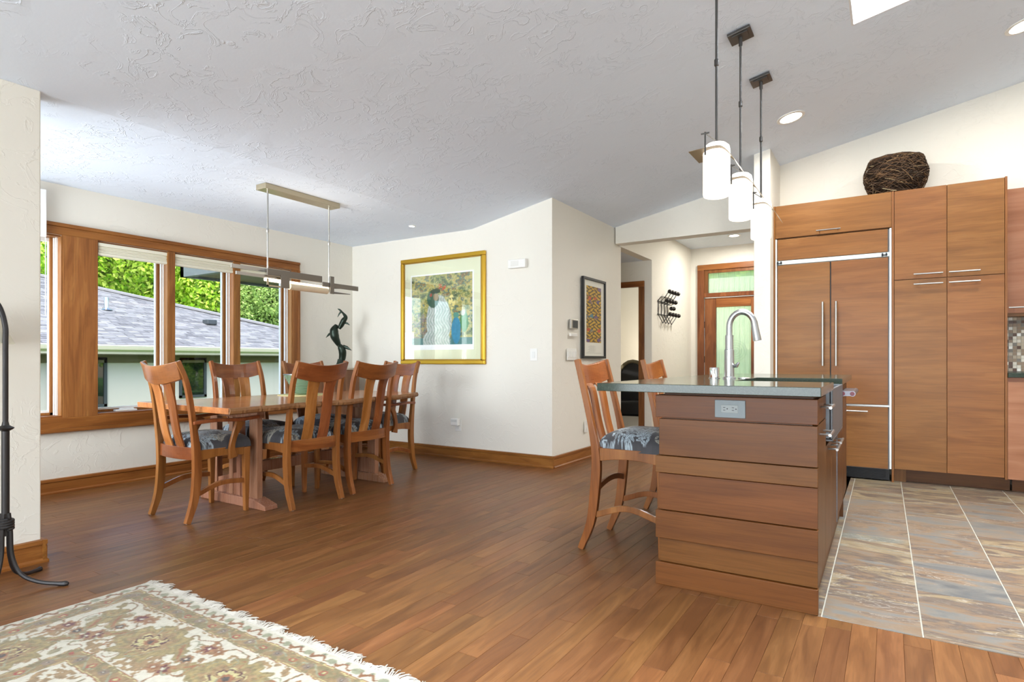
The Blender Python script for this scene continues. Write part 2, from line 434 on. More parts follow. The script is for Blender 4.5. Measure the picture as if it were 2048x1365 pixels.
# slate tiles (13 x 20 inch, staggered by thirds)
obj('grout_bed', B(-.40, 3.2, 2.667, 6.35, -.02, -.0015).xform(PIV), M['grout'], floor)
TW = .335; TL = .512
def tile_mb(x0, x1, y0, y1, mb=None, r=0.):
    mb = mb or MB(); g = .0026; e = .0008; x0 += g; x1 -= g; y0 += .0005; y1 -= .0005
    mb.add([(x0,y0,-.012),(x1,y0,-.012),(x1,y1,-.012),(x0,y1,-.012),(x0,y0,-.001),(x1,y0,-.001),(x1,y1,-.001),(x0,y1,-.001),
            (x0+e,y0+e,.0),(x1-e,y0+e,.0),(x1-e,y1-e,.0),(x0+e,y1-e,.0)],
           [(0,1,5,4),(1,2,6,5),(2,3,7,6),(3,0,4,7),(4,5,9,8),(5,6,10,9),(6,7,11,10),(7,4,8,11),(8,9,10,11)], r)
    return mb
xe = [-.40, -.231]+[-.231+TW*k for k in range(1, 11)]
xe[-1] = min(xe[-1], 3.2)
st = MB()
for ci in range(len(xe)-1):
    x0, x1 = xe[ci], xe[ci+1]
    off = {0: 2.86, 1: 3.03, 2: 3.20, 0+3: 3.36}[ci % 3 if ci % 3 or ci == 0 else 3]
    y = off-TL*2
    while y < 6.34:
        a = max(y, 2.667); b = min(y+TL, 6.34)
        if b-a > .02:
            if x0 < 1.4: obj('tile', tile_mb(x0, x1, a, b).xform(PIV), M['tile'], floor)
            else: tile_mb(x0, x1, a, b, st, random.random())
        y += TL
o = obj('far_tiles', st.xform(PIV), M['tile'], floor); o['kind'] = 'stuff'

# ceilings
sk = (-.2, 1.0, 2.95, 4.21)
mb = MB()
def cq(x0, x1, y0, y1):
    mb.add([(x0,y0,cz(x0)),(x1,y0,cz(x1)),(x1,y1,cz(x1)),(x0,y1,cz(x0)),(x0,y0,cz(x0)+.12),(x1,y0,cz(x1)+.12),(x1,y1,cz(x1)+.12),(x0,y1,cz(x0)+.12)],
           [(0,3,2,1),(4,5,6,7),(0,1,5,4),(1,2,6,5),(2,3,7,6),(3,0,4,7)])
cq(XC, sk[0], YR-.1, 6.5); cq(sk[1], XR+.1, YR-.1, 6.5); cq(sk[0], sk[1], YR-.1, sk[2]); cq(sk[0], sk[1], sk[3], 6.5)
struct('ceiling', mb, M['ceil'])
struct('ceiling', B(XW-.2, XC, .3, 5.1, ZF, ZF+.12), M['ceil'])
struct('ceiling', B(-2.7, .2, 6.66, 9.75, 2.82, 2.94), M['ceil'])
struct('ceiling', B(-5.0, -2.82, 6.66, 7.78, 2.38, 2.5), M['ceil'])
# skylight well
w = MB()
zt = 3.78
for (x0, x1, y0, y1) in ((sk[0], sk[0]+.012, sk[2]+.012, sk[3]-.012), (sk[1]-.012, sk[1], sk[2]+.012, sk[3]-.012), (sk[0], sk[1], sk[2], sk[2]+.012), (sk[0], sk[1], sk[3]-.012, sk[3])):
    w.add([(x0,y0,cz(x0)+.0),(x1,y0,cz(x1)+.0),(x1,y1,cz(x1)+.0),(x0,y1,cz(x0)+.0),(x0,y0,zt),(x1,y0,zt),(x1,y1,zt),(x0,y1,zt)],
          [(0,3,2,1),(4,5,6,7),(0,1,5,4),(1,2,6,5),(2,3,7,6),(3,0,4,7)])
w.box(sk[0]-.05, sk[1]+.05, sk[2]-.05, sk[3]+.05, zt, zt+.02)
struct('window_2', w, M['whiteceil'])

# walls
WT = .2
mb = MB()
X0, X1 = XW-WT, XW
mb.box(X0, X1, .3, 5.1, -.02, .584).box(X0, X1, .3, 5.1, 1.997, ZF).box(X0, X1, .3, 1.2, .584, 1.997)
mb.box(X0, X1, 2.02, 2.264, .584, 1.997).box(X0, X1, 4.117, 5.1, .584, 1.997)
struct('wall_left', mb, M['wall'])
# stub wall beside the camera
mb = MB().box(XC-.12, XC+.02, YR, 1.268, -.02, ZF+.004)
struct('wall_left', mb, M['wall'], bevel=.006)
struct('wall_dining', B(XW-.1, XC-.11, .3, .42, -.02, ZF), M['wall'])
# picture wall with sloped top
poly = [(XW, -.02), (-2.83, -.02), (-2.83, cz(-2.83)), (XC, ZF), (XW, ZF)]
struct('wall_back', MB().prism(poly, 'y', YB, YB+.12), M['wall'])
struct('wall_hall', MB().prism([(YB, -.02), (6.70, -.02), (6.70, 2.379), (6.655, 2.379), (6.655, 2.62), (YB, 2.62)], 'x', -2.83, -2.715), M['wall'])
struct('wall_coats', MB().box(-2.82, -2.7, 7.75, 9.63, -.02, 2.82).box(-2.82, -2.7, 6.66, 7.75, 2.38, 2.82), M['wall'])
struct('wall_header', MB().prism([(-2.7, 2.39), (-1.05, 2.39), (-1.05, 3.2), (-2.7, 3.2)], 'y', 6.5, 6.66), M['wall'])
struct('wall_pier', B(-1.052, -.912, 5.78, 6.66, -.02, cz(-.95)+.2), M['wall'], bevel=.005)
struct('wall_kitchen', B(-.912, XR, 6.345, 6.5, -.02, 4.1), M['wall'])
struct('wall_right', MB().prism([(YR, -.02), (6.5, -.02), (6.5, 4.0), (YR, 4.0)], 'x', XR, XR+.1), M['wall'])
struct('wall_rear', MB().prism([(XC-.12, -.02), (XR+.1, -.02), (XR+.1, 4.0), (XC-.12, 4.0)], 'y', YR-.1, YR), M['wall'])
# hallway beyond
mb = MB().box(-2.82, -2.5, 9.62, 9.75, -.02, 2.82).box(-2.5, -1.55, 9.62, 9.75, 2.47, 2.82).box(-1.55, .2, 9.62, 9.75, -.02, 2.82)
struct('wall_entry', mb, M['wall'])
struct('wall_entry', B(.1, .2, 6.5, 9.75, -.02, 2.82), M['wall'])
mb = MB().box(-2.86, -2.82, 7.75, 7.87, -.02, 2.38).box(-3.68, -2.86, 7.75, 7.87, 2.04, 2.38).box(-5.0, -3.68, 7.75, 7.87, -.02, 2.38)
struct('wall_corridor', mb, M['wall'])
struct('wall_corridor', B(-5.1, -5.0, 6.6, 11.2, -.02, 2.5), M['wall'])
struct('wall_corridor', B(-5.0, -2.83, 6.6, 6.66, -.02, 2.5), M['wall'])
# room behind the inner doorway
struct('wall_study', B(-5.0, -2.0, 10.9, 11.0, -.02, 2.5), M['wall'])
struct('wall_study', B(-2.95, -2.83, 9.7, 10.95, -.02, 2.5), M['wall'])
struct('ceiling', B(-5.0, -2.82, 7.87, 11.0, 2.44, 2.5), M['ceil'])
struct('floor', B(-5.0, -2.82, 7.8, 10.95, -.05, .004), plain('dark_study_floor', (48, 44, 46), .4))
lamp('study_lamp_glow', 'POINT', (-3.5, 10.2, 1.2), (0, 0, 0), 14, (1, .9, .75), radius=.15)
lamp('entry_glow', 'AREA', (-.9, 8.2, 2.79), (0, 0, 0), 9, (1, .96, .9), .3)

# baseboards: board, stepped cap and shoe
def baseboard(name, p0, p1, nrm, mat):
    """p0,p1 along wall at floor; nrm points into the room"""
    p0 = Vector(p0); p1 = Vector(p1); n = Vector(nrm)
    prof = [(0, 0), (.026, 0), (.026, .012), (.015, .022), (.015, .083), (.011, .086), (.011, .09), (.019, .093), (.019, .113), (0, .116)]
    mb = MB(); mb.loft([[p+n*a+Vector((0, 0, b)) for a, b in prof] for p in (p0, p1)])
    o = struct(name, mb, mat); return o
baseboard('baseboard_left', (XW, .42, 0), (XW, YB, 0), (1, 0, 0), M['trim'])
baseboard('baseboard_left', (XC+.02, YR, 0), (XC+.02, 1.29, 0), (1, 0, 0), M['trim'])
baseboard('baseboard_left', (XC-.13, 1.269, 0), (XC+.043, 1.269, 0), (0, 1, 0), M['trimx'])
baseboard('baseboard_back', (XW, YB, 0), (-2.69, YB, 0), (0, -1, 0), M['trimx'])
baseboard('baseboard_hall', (-2.7, YB-.015, 0), (-2.7, 6.7, 0), (1, 0, 0), M['trim'])
baseboard('baseboard_entry', (-2.7, 7.75, 0), (-2.7, 9.6, 0), (1, 0, 0), M['trim'])

# ------------------------------------------------------------ DINING WINDOW
win = thing('window_1', None, None, (XW, 3.0, 0), kind='structure')
XF = XW+.03
def wp(name, mb, mat, lab=None, **k):
    o = obj(name, mb, mat, win, **k)
    if lab: o['label'] = lab
    return o
wp('head_casing', MB().box(XW, XF, 1.05, 4.213, 1.999, 2.06).box(XW, XF+.008, 1.05, 4.213, 2.06, 2.088), M['trim'], bevel=.003)
wp('sill_casing', MB().box(XW, XF, 1.05, 4.213, .50, .582).box(XW, XF+.008, 1.05, 4.213, .47, .50), M['trim'], bevel=.003)
wp('side_casing', MB().box(XW, XF, 4.119, 4.185, .5, 1.999).box(XW, XF+.008, 4.185, 4.213, .5, 1.999), M['trimz'], bevel=.003)
wp('wide_board', B(XW-.12, XF-.001, 2.022, 2.264, .582, 1.999), M['trimz'], bevel=.002)
GX = XW-.12
for a, b in ((2.822, 2.882), (3.45, 3.515)):
    wp('mullion', B(GX, XF-.004, a, b, .584, 1.997), M['trimz'], bevel=.003)
    wp('track', MB().box(GX+.03, GX+.05, a-.016, a-.008, .60, 1.983).box(GX+.075, GX+.085, a-.016, a-.008, .60, 1.99), M['whitetrim'], 'white vinyl jamb track')
for a, b in ((1.2, 2.02), (2.264, 2.822), (2.882, 3.45), (3.515, 4.117)):
    zz0, zz1 = .60, 1.985
    wp('sill_board', B(GX-.05, XF-.006, a, b, .575, .598), M['trim'])
    wp('head_board', B(GX-.05, XF-.03, a, b, 1.985, 1.997), M['trim'])
    wp('jamb', B(GX, XF-.006, b-.008, b-.0005, .598, 1.985), M['trimz'])
    f = MB()
    for (c, d, e, g) in ((a, a+.03, zz0, zz1), (b-.038, b-.008, zz0, zz1), (a+.03, b-.038, zz0, zz0+.035), (a+.03, b-.038, zz1-.03, zz1)):
        f.box(GX-.03, GX, c, d, e, g)
    wp('sash', f, M['whitetrim'], 'white sash', bevel=.002)
    wp('sash_liner', MB().box(GX, GX+.015, b-.034, b-.01, zz0, zz1).box(GX, GX+.015, a, b, zz0, zz0+.018), M['trimz'])
    wp('glass', B(GX-.017, GX-.012, a+.03, b-.038, zz0+.035, zz1-.03), M['glass'])
wp('jamb_track', MB().box(GX+.03, GX+.05, 4.098, 4.109, .6, 1.983).box(GX+.075, GX+.085, 4.098, 4.109, .6, 1.983).box(GX+.03, GX+.05, 2.0, 2.012, .6, 1.983).box(GX+.075, GX+.085, 2.0, 2.012, .6, 1.983), M['whitetrim'], 'white vinyl jamb track')
o = obj('crank_cover', MB().box(GX+.02, GX+.07, 2.43, 2.60, .598, .612).box(GX+.03, GX+.055, 2.47, 2.58, .612, .622), M['whitetrim'], win, bevel=.004)
# roller shades
lbls = ['cream raised shade over the pane right of the wide board', 'cream raised shade over the middle dining pane', 'cream raised shade over the rightmost dining pane, behind the hanging light']
for (a, b), lb in zip(((2.27, 2.872), (2.884, 3.506), (3.518, 4.10)), lbls):
    t = thing('raised_shade', lb, 'window shade', (XF-.035, (a+b)/2, 1.88), 0, 'raised shades along the dining window')
    x0, x1 = XF-.06, XF-.012
    obj('head_rail', B(x0, x1, a, b, 1.955, 1.984), M['cream'], t, bevel=.004)
    f = MB()
    for k in range(4): f.box(x0+.004+.003*(k % 2), x1-.004-.003*(k % 2), a+.003, b-.003, 1.905+.0125*k, 1.9165+.0125*k)
    obj('folded_fabric', f, M['cream'], t, bevel=.004)
    obj('bottom_rail', B(x0+.002, x1, a, b, 1.881, 1.904), M['cream'], t, bevel=.006)
t = thing('raised_shade', 'narrow tall white shade at the left end of the dining window', 'window shade', (-5.37, 1.75, 1.95))
obj('fabric', B(-5.385, -5.35, 1.62, 1.9, 1.955, 2.312), M['white'], t, bevel=.004)
obj('wand', MB().tube([(-5.345, 1.89, 1.95), (-5.345, 1.89, 1.36)], .003, 6), M['white'], t)

# ------------------------------------------------------------ OUTSIDE through the dining window
tag(obj('lawn', B(-60, XW-.3, -25, 60, -1.3, -1.15), M['grass']), 'green mown lawn around the neighbouring wing', 'lawn', kind='stuff')
tag(obj('bounce_slab', B(-12.5, XW-.22, -6, 5.2, -.3, -.12), plain('pale_bounce', (170, 168, 166), .9)), 'unseen pale slab added outside the dining window to bounce light upward', 'bounce_slab')  # unseen slab added to bounce sun up onto the dining ceiling
hs = thing('house_wing', 'low house wing with grey shingled hip roof and pale stucco walls', 'house', (-16.5, 8, -1.15))
HX = -16.0; HZ = 1.40; K = .33
obj('wall', MB().box(HX-.9, HX-.6, -4, 15.2, -1.15, HZ-.22), M['stucco'], hs)
obj('return_wall', MB().box(HX-4.5, HX-.9, 15.0, 15.2, -1.15, HZ-.22), M['stucco'], hs)
obj('soffit', B(HX-.9, HX+.02, -4, 15.9, HZ-.22, HZ-.19), M['soffit'], hs)
obj('frieze', B(HX-.61, HX-.56, -4, 15.2, HZ-.42, HZ-.22), M['soffit'], hs)
obj('fascia', B(HX-.02, HX+.03, -4, 16, HZ-.2, HZ-.02), M['fascia'], hs)
obj('gutter', MB().prism([(HX+.03, HZ-.02), (HX+.15, HZ), (HX+.15, HZ-.03), (HX+.13, HZ-.1), (HX+.05, HZ-.14), (HX+.03, HZ-.14)], 'y', -4, 16.05), M['fascia'], hs, bevel=.01)
obj('gutter_lip', B(HX+.13, HX+.16, -4, 16.05, HZ-.005, HZ+.02), M['whitetrim'], hs)
obj('roof_deck', MB().add([(HX, -4, HZ-.02), (HX, 16, HZ-.02), (HX-7.4, 7.6, HZ+K*7.4-.02), (HX-7.4, -4, HZ+K*7.4-.02)], [(0, 1, 2, 3)]), M['soffit'], hs)
sh = MB(); ex = .15
nrow = int(7.35/ex)
for i in range(nrow):
    xa = HX+.05-i*ex; xb = xa-ex*1.25
    ymax = 16-(i*ex)*(8.4/7.4)
    y = -1+ (i % 3)*.11
    while y < ymax-.02:
        wd = random.choice([.2, .26, .33]); y2 = min(y+wd, ymax)
        dz = .012+random.random()*.012
        za = HZ+K*(HX-xa)+dz; zb = HZ+K*(HX-xb)+.002
        sh.add([(xa, y+.004, za), (xa, y2-.004, za), (xb, y2-.004, zb), (xb, y+.004, zb), (xa, y+.004, za-dz), (xa, y2-.004, za-dz)],
               [(0, 1, 2, 3), (4, 5, 1, 0)])
        y = y2
o = obj('shingles', sh, M['shingle'], hs); o['kind'] = 'stuff'
hp = [(HX+.05, 16.05, HZ+.04), (HX-7.4, 7.6, HZ+K*7.4+.05)]
obj('hip_cap', MB().tube([Vector(hp[0]).lerp(Vector(hp[1]), k/20) for k in range(21)], .06, 6, squash=1.6), M['shingle'], hs)
# roof vents, window units
obj('vent_pipe', MB().lathe([(.16, 0), (.07, .05), (.055, .06), (.055, .36), (.05, .37)], (-19.4, 8.35, HZ+K*3.4), 12), M['steel'], hs, smooth=True)
for (vx, vy) in ((-18.4, 10.9), (-18.0, 11.35)):
    obj('box_vent', B(vx-.16, vx+.16, vy-.16, vy+.16, HZ+K*(HX-vx), HZ+K*(HX-vx)+.16), M['darkframe'], hs, bevel=.03)
for (a, b, z0, z1, nm) in ((5.9, 7.15, -.12, 1.12, 1), (8.95, 9.72, .0, 1.12, 2), (4.0, 5.2, -.3, 1.1, 3)):
    X = HX-.6
    f = MB()
    for (c, d, e, g) in ((a, a+.07, z0, z1), (b-.07, b, z0, z1), (a, b, z0, z0+.07), (a, b, z1-.07, z1)): f.box(X-.02, X+.04, c, d, e, g)
    fr = obj('window_frame', f, M['darkframe'], hs)
    obj('pane', B(X, X+.01, a+.07, b-.07, z0+.07, z1-.07), M['darkglass'], fr)
# porch roof of this building
t = thing('porch_roof', 'dark porch roof corner jutting in over the middle pane', 'roof', (-7.4, 7, 2.38))
obj('soffit_board', B(-9.6, -5.75, 5.35, 9.5, 2.42, 2.46), M['soffit'], t)
obj('fascia', MB().box(-9.7, -9.6, 5.25, 9.5, 2.38, 2.62).box(-9.7, -5.75, 5.25, 5.35, 2.38, 2.62), plain('slate_fascia', (84, 90, 88), .6), t)
obj('post', B(-9.6, -9.5, 9.3, 9.4, -1.15, 2.42), M['fascia'], t)

# trees: crowns of small leaf quads
def crown(nleaf, rx, ry, rz, size, seed, lumps=16):
    r = np.random.RandomState(seed)
    cs = r.randn(lumps, 3); cs /= np.linalg.norm(cs, axis=1)[:, None]; cs *= r.uniform(.25, .75, (lumps, 1)); cs[:, 2] = cs[:, 2]*.9
    rad = r.uniform(.28, .48, lumps)
    k = r.randint(0, lumps, nleaf); d = r.randn(nleaf, 3); d /= np.linalg.norm(d, axis=1)[:, None]
    p = cs[k]+d*(rad[k]*r.uniform(.75, 1.05, nleaf))[:, None]
    p *= np.array([rx, ry, rz]); p[:, 2] += rz
    a = r.randn(nleaf, 3); a /= np.linalg.norm(a, axis=1)[:, None]
    b = np.cross(a, r.randn(nleaf, 3)); b /= np.linalg.norm(b, axis=1)[:, None]
    s = size*r.uniform(.6, 1.3, (nleaf, 1))
    q = np.stack([p-a*s, p+b*s*.55, p+a*s, p-b*s*.55], 1).reshape(-1, 3)
    me = bpy.data.meshes.new('crown'); me.vertices.add(len(q)); me.vertices.foreach_set('co', q.ravel())
    me.loops.add(nleaf*4); me.loops.foreach_set('vertex_index', np.arange(nleaf*4))
    me.polygons.add(nleaf); me.polygons.foreach_set('loop_start', np.arange(nleaf)*4); me.polygons.foreach_set('loop_total', np.full(nleaf, 4))
    me.update(); me.validate(); return me
crowns = {'A': [crown(42000, 3.2, 3.2, 3.6, .085, s, 26) for s in (1, 2)], 'B': [crown(42000, 3.2, 3.2, 3.8, .085, 5, 26)], 'C': [crown(38000, 2.6, 2.6, 4.2, .08, 8, 34)]}
for k, ms in crowns.items():
    for m_ in ms: m_.materials.append(M['leaf'+k])
def tree(name, label, loc, kind, s=1., idx=0, rz=0):
    t = thing(name, label, 'tree', loc, rz, 'trees behind the house wing')
    tr = MB().tube([(0, 0, 0), (.1, 0, 2*s), (0, .1, 4*s), (.1, 0, 6.0*s)], [.3*s, .24*s, .18*s, .06], 8)
    obj('trunk', tr, M['bark'], t, world=False)
    for k in range(5):
        a = k*1.3; obj('branch', MB().tube([(0, 0, 2.6*s+.3*k), (1.0*s*math.cos(a), 1.0*s*math.sin(a), 3.6*s+.3*k), (1.9*s*math.cos(a), 1.9*s*math.sin(a), 4.3*s+.4*k)], [.12, .08, .03], 6), M['bark'], t, world=False)
    c = bpy.data.objects.new('crown', crowns[kind][idx]); COL.objects.link(c); c.parent = t; c.scale = (s, s, s); c.location = (0, 0, .9*s); c['kind'] = 'stuff'
    return t
tree('tree', 'bright yellow-green leafy tree behind the roof in the far left window', (-31, 8.5, -1.15), 'A', 1.45, 0, .3)
tree('tree', 'bright leafy tree behind the roof, at the left of the pane beside the wide board', (-32, 13.2, -1.15), 'A', 1.5, 1, 1.3)
tree('tree', 'yellow-green leafy tree behind the roof, at the right of the pane beside the wide board', (-30, 16.6, -1.15), 'A', 1.35, 0, 2.2)
tree('tree', 'fresh green tree at the left of the middle pane, behind the roof', (-30, 20.2, -1.15), 'B', 1.4, 0, .7)
tree('pine_tree', 'pale feathery pine in the middle pane behind the roof', (-25.5, 18.8, -1.15), 'C', 1.05, 0, 1.1)
tree('tree', 'dark green tree filling the right pane behind the roof', (-25, 23.0, -1.15), 'B', 1.35, 0, 3.1)
tree('pine_tree', 'pale pine at the left of the right pane behind the roof', (-27, 21.6, -1.15), 'C', 1.1, 0, 4.)
tree('tree', 'tall tree at the far right behind the roof, its leaves dark beside the window frame', (-24, 27.2, -1.15), 'B', 1.5, 0, 2.)
for i, (a, b, kd, s) in enumerate(((-40, 14, 'A', 1.9), (-40, 22, 'B', 1.9), (-38, 30, 'B', 1.9), (-37, 5, 'B', 1.8))):
    tree('tree', ['tall tree in the back row of the wood, left', 'tall tree in the back row of the wood, centre', 'tall tree in the back row of the wood, right', 'tall tree in the back row of the wood at the far left window'][i], (a, b, -1.15), kd, s, 0, i*1.1)
def shrub(label, loc, s, kind='B', group=None):
    t = thing('shrub', label, 'shrub', loc, random.random()*6, group)
    obj('stem', MB().tube([(0, 0, 0), (.05, 0, .8*s)], .04, 6), M['bark'], t, world=False)
    c = bpy.data.objects.new('foliage', crowns[kind][0]); COL.objects.link(c); c.parent = t; c.scale = (.22*s, .22*s, .2*s); c['kind'] = 'stuff'
    return t
for i in range(3): shrub(['round shrub reflected in the neighbouring window', 'middle shrub of the bed outside the dining window', 'shrub by the porch post'][i], (-9.5, 12.5+2.2*i, -1.15), 1.6, 'A')
# beyond the front door
tag(obj('front_lawn', B(-12, 12, 9.8, 40, -.2, -.1), M['grass']), 'green lawn beyond the front door glass', 'lawn', kind='stuff')
for i, (a, b) in enumerate(((-5.6, 15.6), (-3.4, 15.2), (-1.4, 15.8))):
    shrub(('leftmost', 'middle one', 'rightmost')[i]+' of the bright shrubs beyond the front door glass', (a, b, -.1), 4.0, 'A', 'shrubs beyond the front door')

# ------------------------------------------------------------ FRONT DOOR and inner doorway
dr = thing('door_1', None, None, (-2.0, 9.62, 0), kind='structure')
YD = 9.60
def dp(name, mb, mat=None, lab=None, **k):
    o = obj(name, mb, mat or M['reddoor'], dr, **k)
    if lab: o['label'] = lab
    return o
dp('casing', MB().box(-2.59, -2.49, YD-.02, YD+.02, 0, 2.546).box(-1.56, -1.46, YD-.02, YD+.02, 0, 2.546), bevel=.003)
dp('head_casing', B(-2.59, -1.46, YD-.022, YD+.02, 2.46, 2.546), M['trimx'], bevel=.003)
dp('transom_bar', B(-2.49, -1.56, YD-.01, YD+.1, 2.03, 2.095), bevel=.003)
dp('transom_frame', MB().box(-2.49, -2.43, YD, YD+.08, 2.095, 2.46).box(-1.62, -1.56, YD, YD+.08, 2.095, 2.46).box(-2.43, -1.62, YD, YD+.08, 2.41, 2.46))
dp('stile', B(-2.487, -2.31, YD+.02, YD+.07, .01, 2.02), bevel=.003)
dp('stile', B(-1.79, -1.563, YD+.02, YD+.07, .01, 2.02), bevel=.003)
dp('rail', B(-2.31, -1.79, YD+.02, YD+.07, 1.87, 2.02), M['trimx'], bevel=.003)
dp('rail', B(-2.31, -1.79, YD+.02, YD+.07, .01, .35), M['trimx'], bevel=.003)
for z in (.5, 1.05, 1.6): dp('hinge', MB().tube([(-2.49, YD+.012, z-.05), (-2.49, YD+.012, z+.05)], .008, 6), M['darkmetal'])
def door_glass():
    N = NT('textured_door_glass'); co = N.n('ShaderNodeTexCoord').outputs['Object']
    w1 = N.n('ShaderNodeTexNoise', {'Vector': N.n('ShaderNodeMapping', {'Vector': co, 'Scale': (60, 1, 3)}).outputs[0], 'Scale': 1., 'Detail': 3.}).outputs[0]
    sep = N.n('ShaderNodeSeparateXYZ', {0: co})
    tr = N.n('ShaderNodeBsdfTransparent', {0: (.82, .88, .76, 1)}).outputs[0]
    df = N.n('ShaderNodeBsdfTranslucent', {0: L4((226, 234, 214))}).outputs[0]
    x = N.math('ADD', sep.outputs[0], .02); z = N.math('SUBTRACT', sep.outputs[2], 1.18)
    rr = N.math('SQRT', N.math('ADD', N.math('POWER', x, 2.), N.math('POWER', z, 2.)))
    ring = N.math('LESS_THAN', N.math('ABSOLUTE', N.math('SUBTRACT', N.math('FRACT', N.math('MULTIPLY', rr, 28.)), .5)), .1)
    ring = N.math('MULTIPLY', ring, N.math('LESS_THAN', rr, .17))
    line = N.math('MULTIPLY', N.math('LESS_THAN', N.math('ABSOLUTE', N.math('SUBTRACT', N.math('FRACT', N.math('MULTIPLY', sep.outputs[0], 13.)), .5)), .035), .8)
    et = N.math('MINIMUM', N.math('ADD', ring, line), 1.)
    m1 = N.n('ShaderNodeMixShader', {0: N.math('ADD', N.math('MULTIPLY', w1, .5), .25), 1: tr, 2: df}).outputs[0]
    dk = N.n('ShaderNodeBsdfDiffuse', {0: L4((120, 150, 118))}).outputs[0]
    m2 = N.n('ShaderNodeMixShader', {0: N.math('MULTIPLY', et, .35), 1: m1, 2: dk}).outputs[0]
    N.l(m2, N.out.inputs[0]); return N.m
M['doorglass'] = door_glass()
dp('door_glass', B(-2.31, -1.79, YD+.04, YD+.05, .35, 1.87), M['doorglass'], 'pale green textured glass with etched rings')
dp('transom_glass', B(-2.43, -1.62, YD+.03, YD+.04, 2.095, 2.41), M['doorglass'], 'pale green textured glass')
dp('knob', MB().lathe([(.0, 0), (.03, .005), (.03, .03), (.012, .035)], n=12).xform(Matrix.Translation((-1.66, YD+.0, 1.0)) @ Matrix.Rotation(PI/2, 4, 'X')), M['steel2'], smooth=True)
d2 = thing('door_2', None, None, (-3.2, 7.75, 0), kind='structure')
obj('jamb_casing', B(-2.88, -2.80, 7.73, 7.752, 0, 2.03), M['reddoor'], d2, bevel=.004)
obj('jamb_casing', B(-3.74, -3.66, 7.73, 7.752, 0, 2.03), M['reddoor'], d2, bevel=.004)
obj('head_casing', B(-3.74, -2.80, 7.728, 7.752, 2.03, 2.108), M['trimx'], d2, bevel=.004)
obj('jamb', MB().box(-2.88, -2.86, 7.752, 7.87, 0, 2.03), M['reddoor'], d2)
# things in the far study
t = thing('armchair', 'dark armchair with olive piping glimpsed through the inner doorway', 'armchair', (-3.42, 8.95, 0), .15)
arc = [(math.cos(PI*k/12)*.27, .62+math.sin(PI*k/12)*.4) for k in range(13)]
obj('back', MB().prism([(.27, .3)]+arc+[(-.27, .3)], 'y', -.02, .1), M['black'], t, world=False, bevel=.02)
obj('piping', MB().tube([(x_, -.03, z_) for x_, z_ in arc], .028, 8), plain('olive_piping', (120, 110, 84), .7), t, world=False, smooth=True)
obj('seat', B(-.28, .28, -.55, 0, .2, .42), M['black'], t, world=False, bevel=.03)
for sx in (-1, 1): obj('arm', B(sx*.3-.05, sx*.3+.05, -.5, .05, .2, .58), M['black'], t, world=False, bevel=.03)
for sx in (-1, 1):
    for sy in (-.48, .02): obj('leg', MB().tube([(sx*.24, sy, 0), (sx*.24, sy, .2)], .018, 8), M['steel'], t, world=False)
t = thing('wall_panel', 'narrow black upright panel on the study wall', 'picture', (-3.75, 10.85, 1.0))
obj('frame', B(-3.95, -3.55, 10.86, 10.89, .98, 1.95), M['black'], t)
obj('canvas', B(-3.92, -3.58, 10.855, 10.86, 1.01, 1.92), plain('grey_canvas', (90, 88, 86), .8), t)

# ------------------------------------------------------------ KITCHEN TALL CABINETS
YF = 5.95
def bar_handle(parent, a, b, r=.006, off=.032, axis_n=(0, -1, 0), name='handle'):
    a = Vector(a); b = Vector(b); n = Vector(axis_n); d = (b-a).normalized()
    h = obj(name, MB().tube([a+n*off, b+n*off], r, 10), M['steel2'], parent, smooth=True)
    mb = MB()
    for q in (a+d*.02, b-d*.02): mb.tube([q, q+n*off], r*.7, 8)
    obj('standoff', mb, M['steel2'], h if parent.parent is None else parent, smooth=True)
    return h
def cab_door(t, x0, x1, z0, z1, mat, handle=None, y=YF, name='door'):
    d = obj(name, B(x0, x1, y, y+.02, z0, z1), mat, t, bevel=.0015)
    if handle:
        a, b = handle
        h = MB().tube([(a[0], y-.032, a[1]), (b[0], y-.032, b[1])], .0062, 10)
        dx = (b[0]-a[0])*.12; dz = (b[1]-a[1])*.08
        for q in ((a[0]+dx, a[1]+dz), (b[0]-dx, b[1]-dz)): h.tube([(q[0], y+.001, q[1]), (q[0], y-.032, q[1])], .004, 8)
        obj('handle', h, M['steel2'], d, smooth=True)
    return d
# fridge enclosure
t = thing('fridge_surround', 'wooden surround with lift-up cabinet over the panelled fridge', 'cabinet', (-.44, 6.15, 0))
obj('side_panel', B(-.911, -.895, YF, 6.34, 0, 2.452), M['cabz'], t, bevel=.001)
obj('side_panel', B(.012, .028, YF, 6.34, .0, 2.452), M['cabz'], t, bevel=.001)
obj('carcass', B(-.894, .011, YF+.025, 6.34, 2.15, 2.45), M['cabx'], t)
cab_door(t, -.893, .010, 2.153, 2.45, M['cabx'], ((-.555, 2.182), (-.365, 2.182)))
# fridge
fr = thing('fridge', 'built-in fridge with wood panels and steel trim', 'fridge', (-.44, 6.15, .04))
obj('body', B(-.88, -.003, YF+.03, 6.33, .1, 2.144), plain('fridge_grey', (150, 152, 154), .5), fr)
for a, b in ((-.894, -.881), (-.004, .010)): obj('side_trim', B(a, b, YF-.002, YF+.03, .11, 2.144), plain('fridge_trim', (222, 224, 222), .3, .3), fr)
obj('grille_panel', B(-.876, -.016, YF, YF+.028, 1.948, 2.14), M['cabx'], fr, bevel=.001)
obj('top_rail', B(-.880, -.005, YF+.004, YF+.029, 1.908, 1.945), plain('bright_rail', (226, 234, 230), .25, .4), fr, bevel=.002)
for sx in (-.86, -.04): obj('hinge', MB().box(sx-.022, sx+.022, YF-.012, YF+.006, 1.917, 1.925).box(sx-.02, sx-.008, YF-.012, YF+.006, 1.91, 1.938).box(sx+.008, sx+.02, YF-.012, YF+.006, 1.913, 1.938), M['darkframe'], fr)
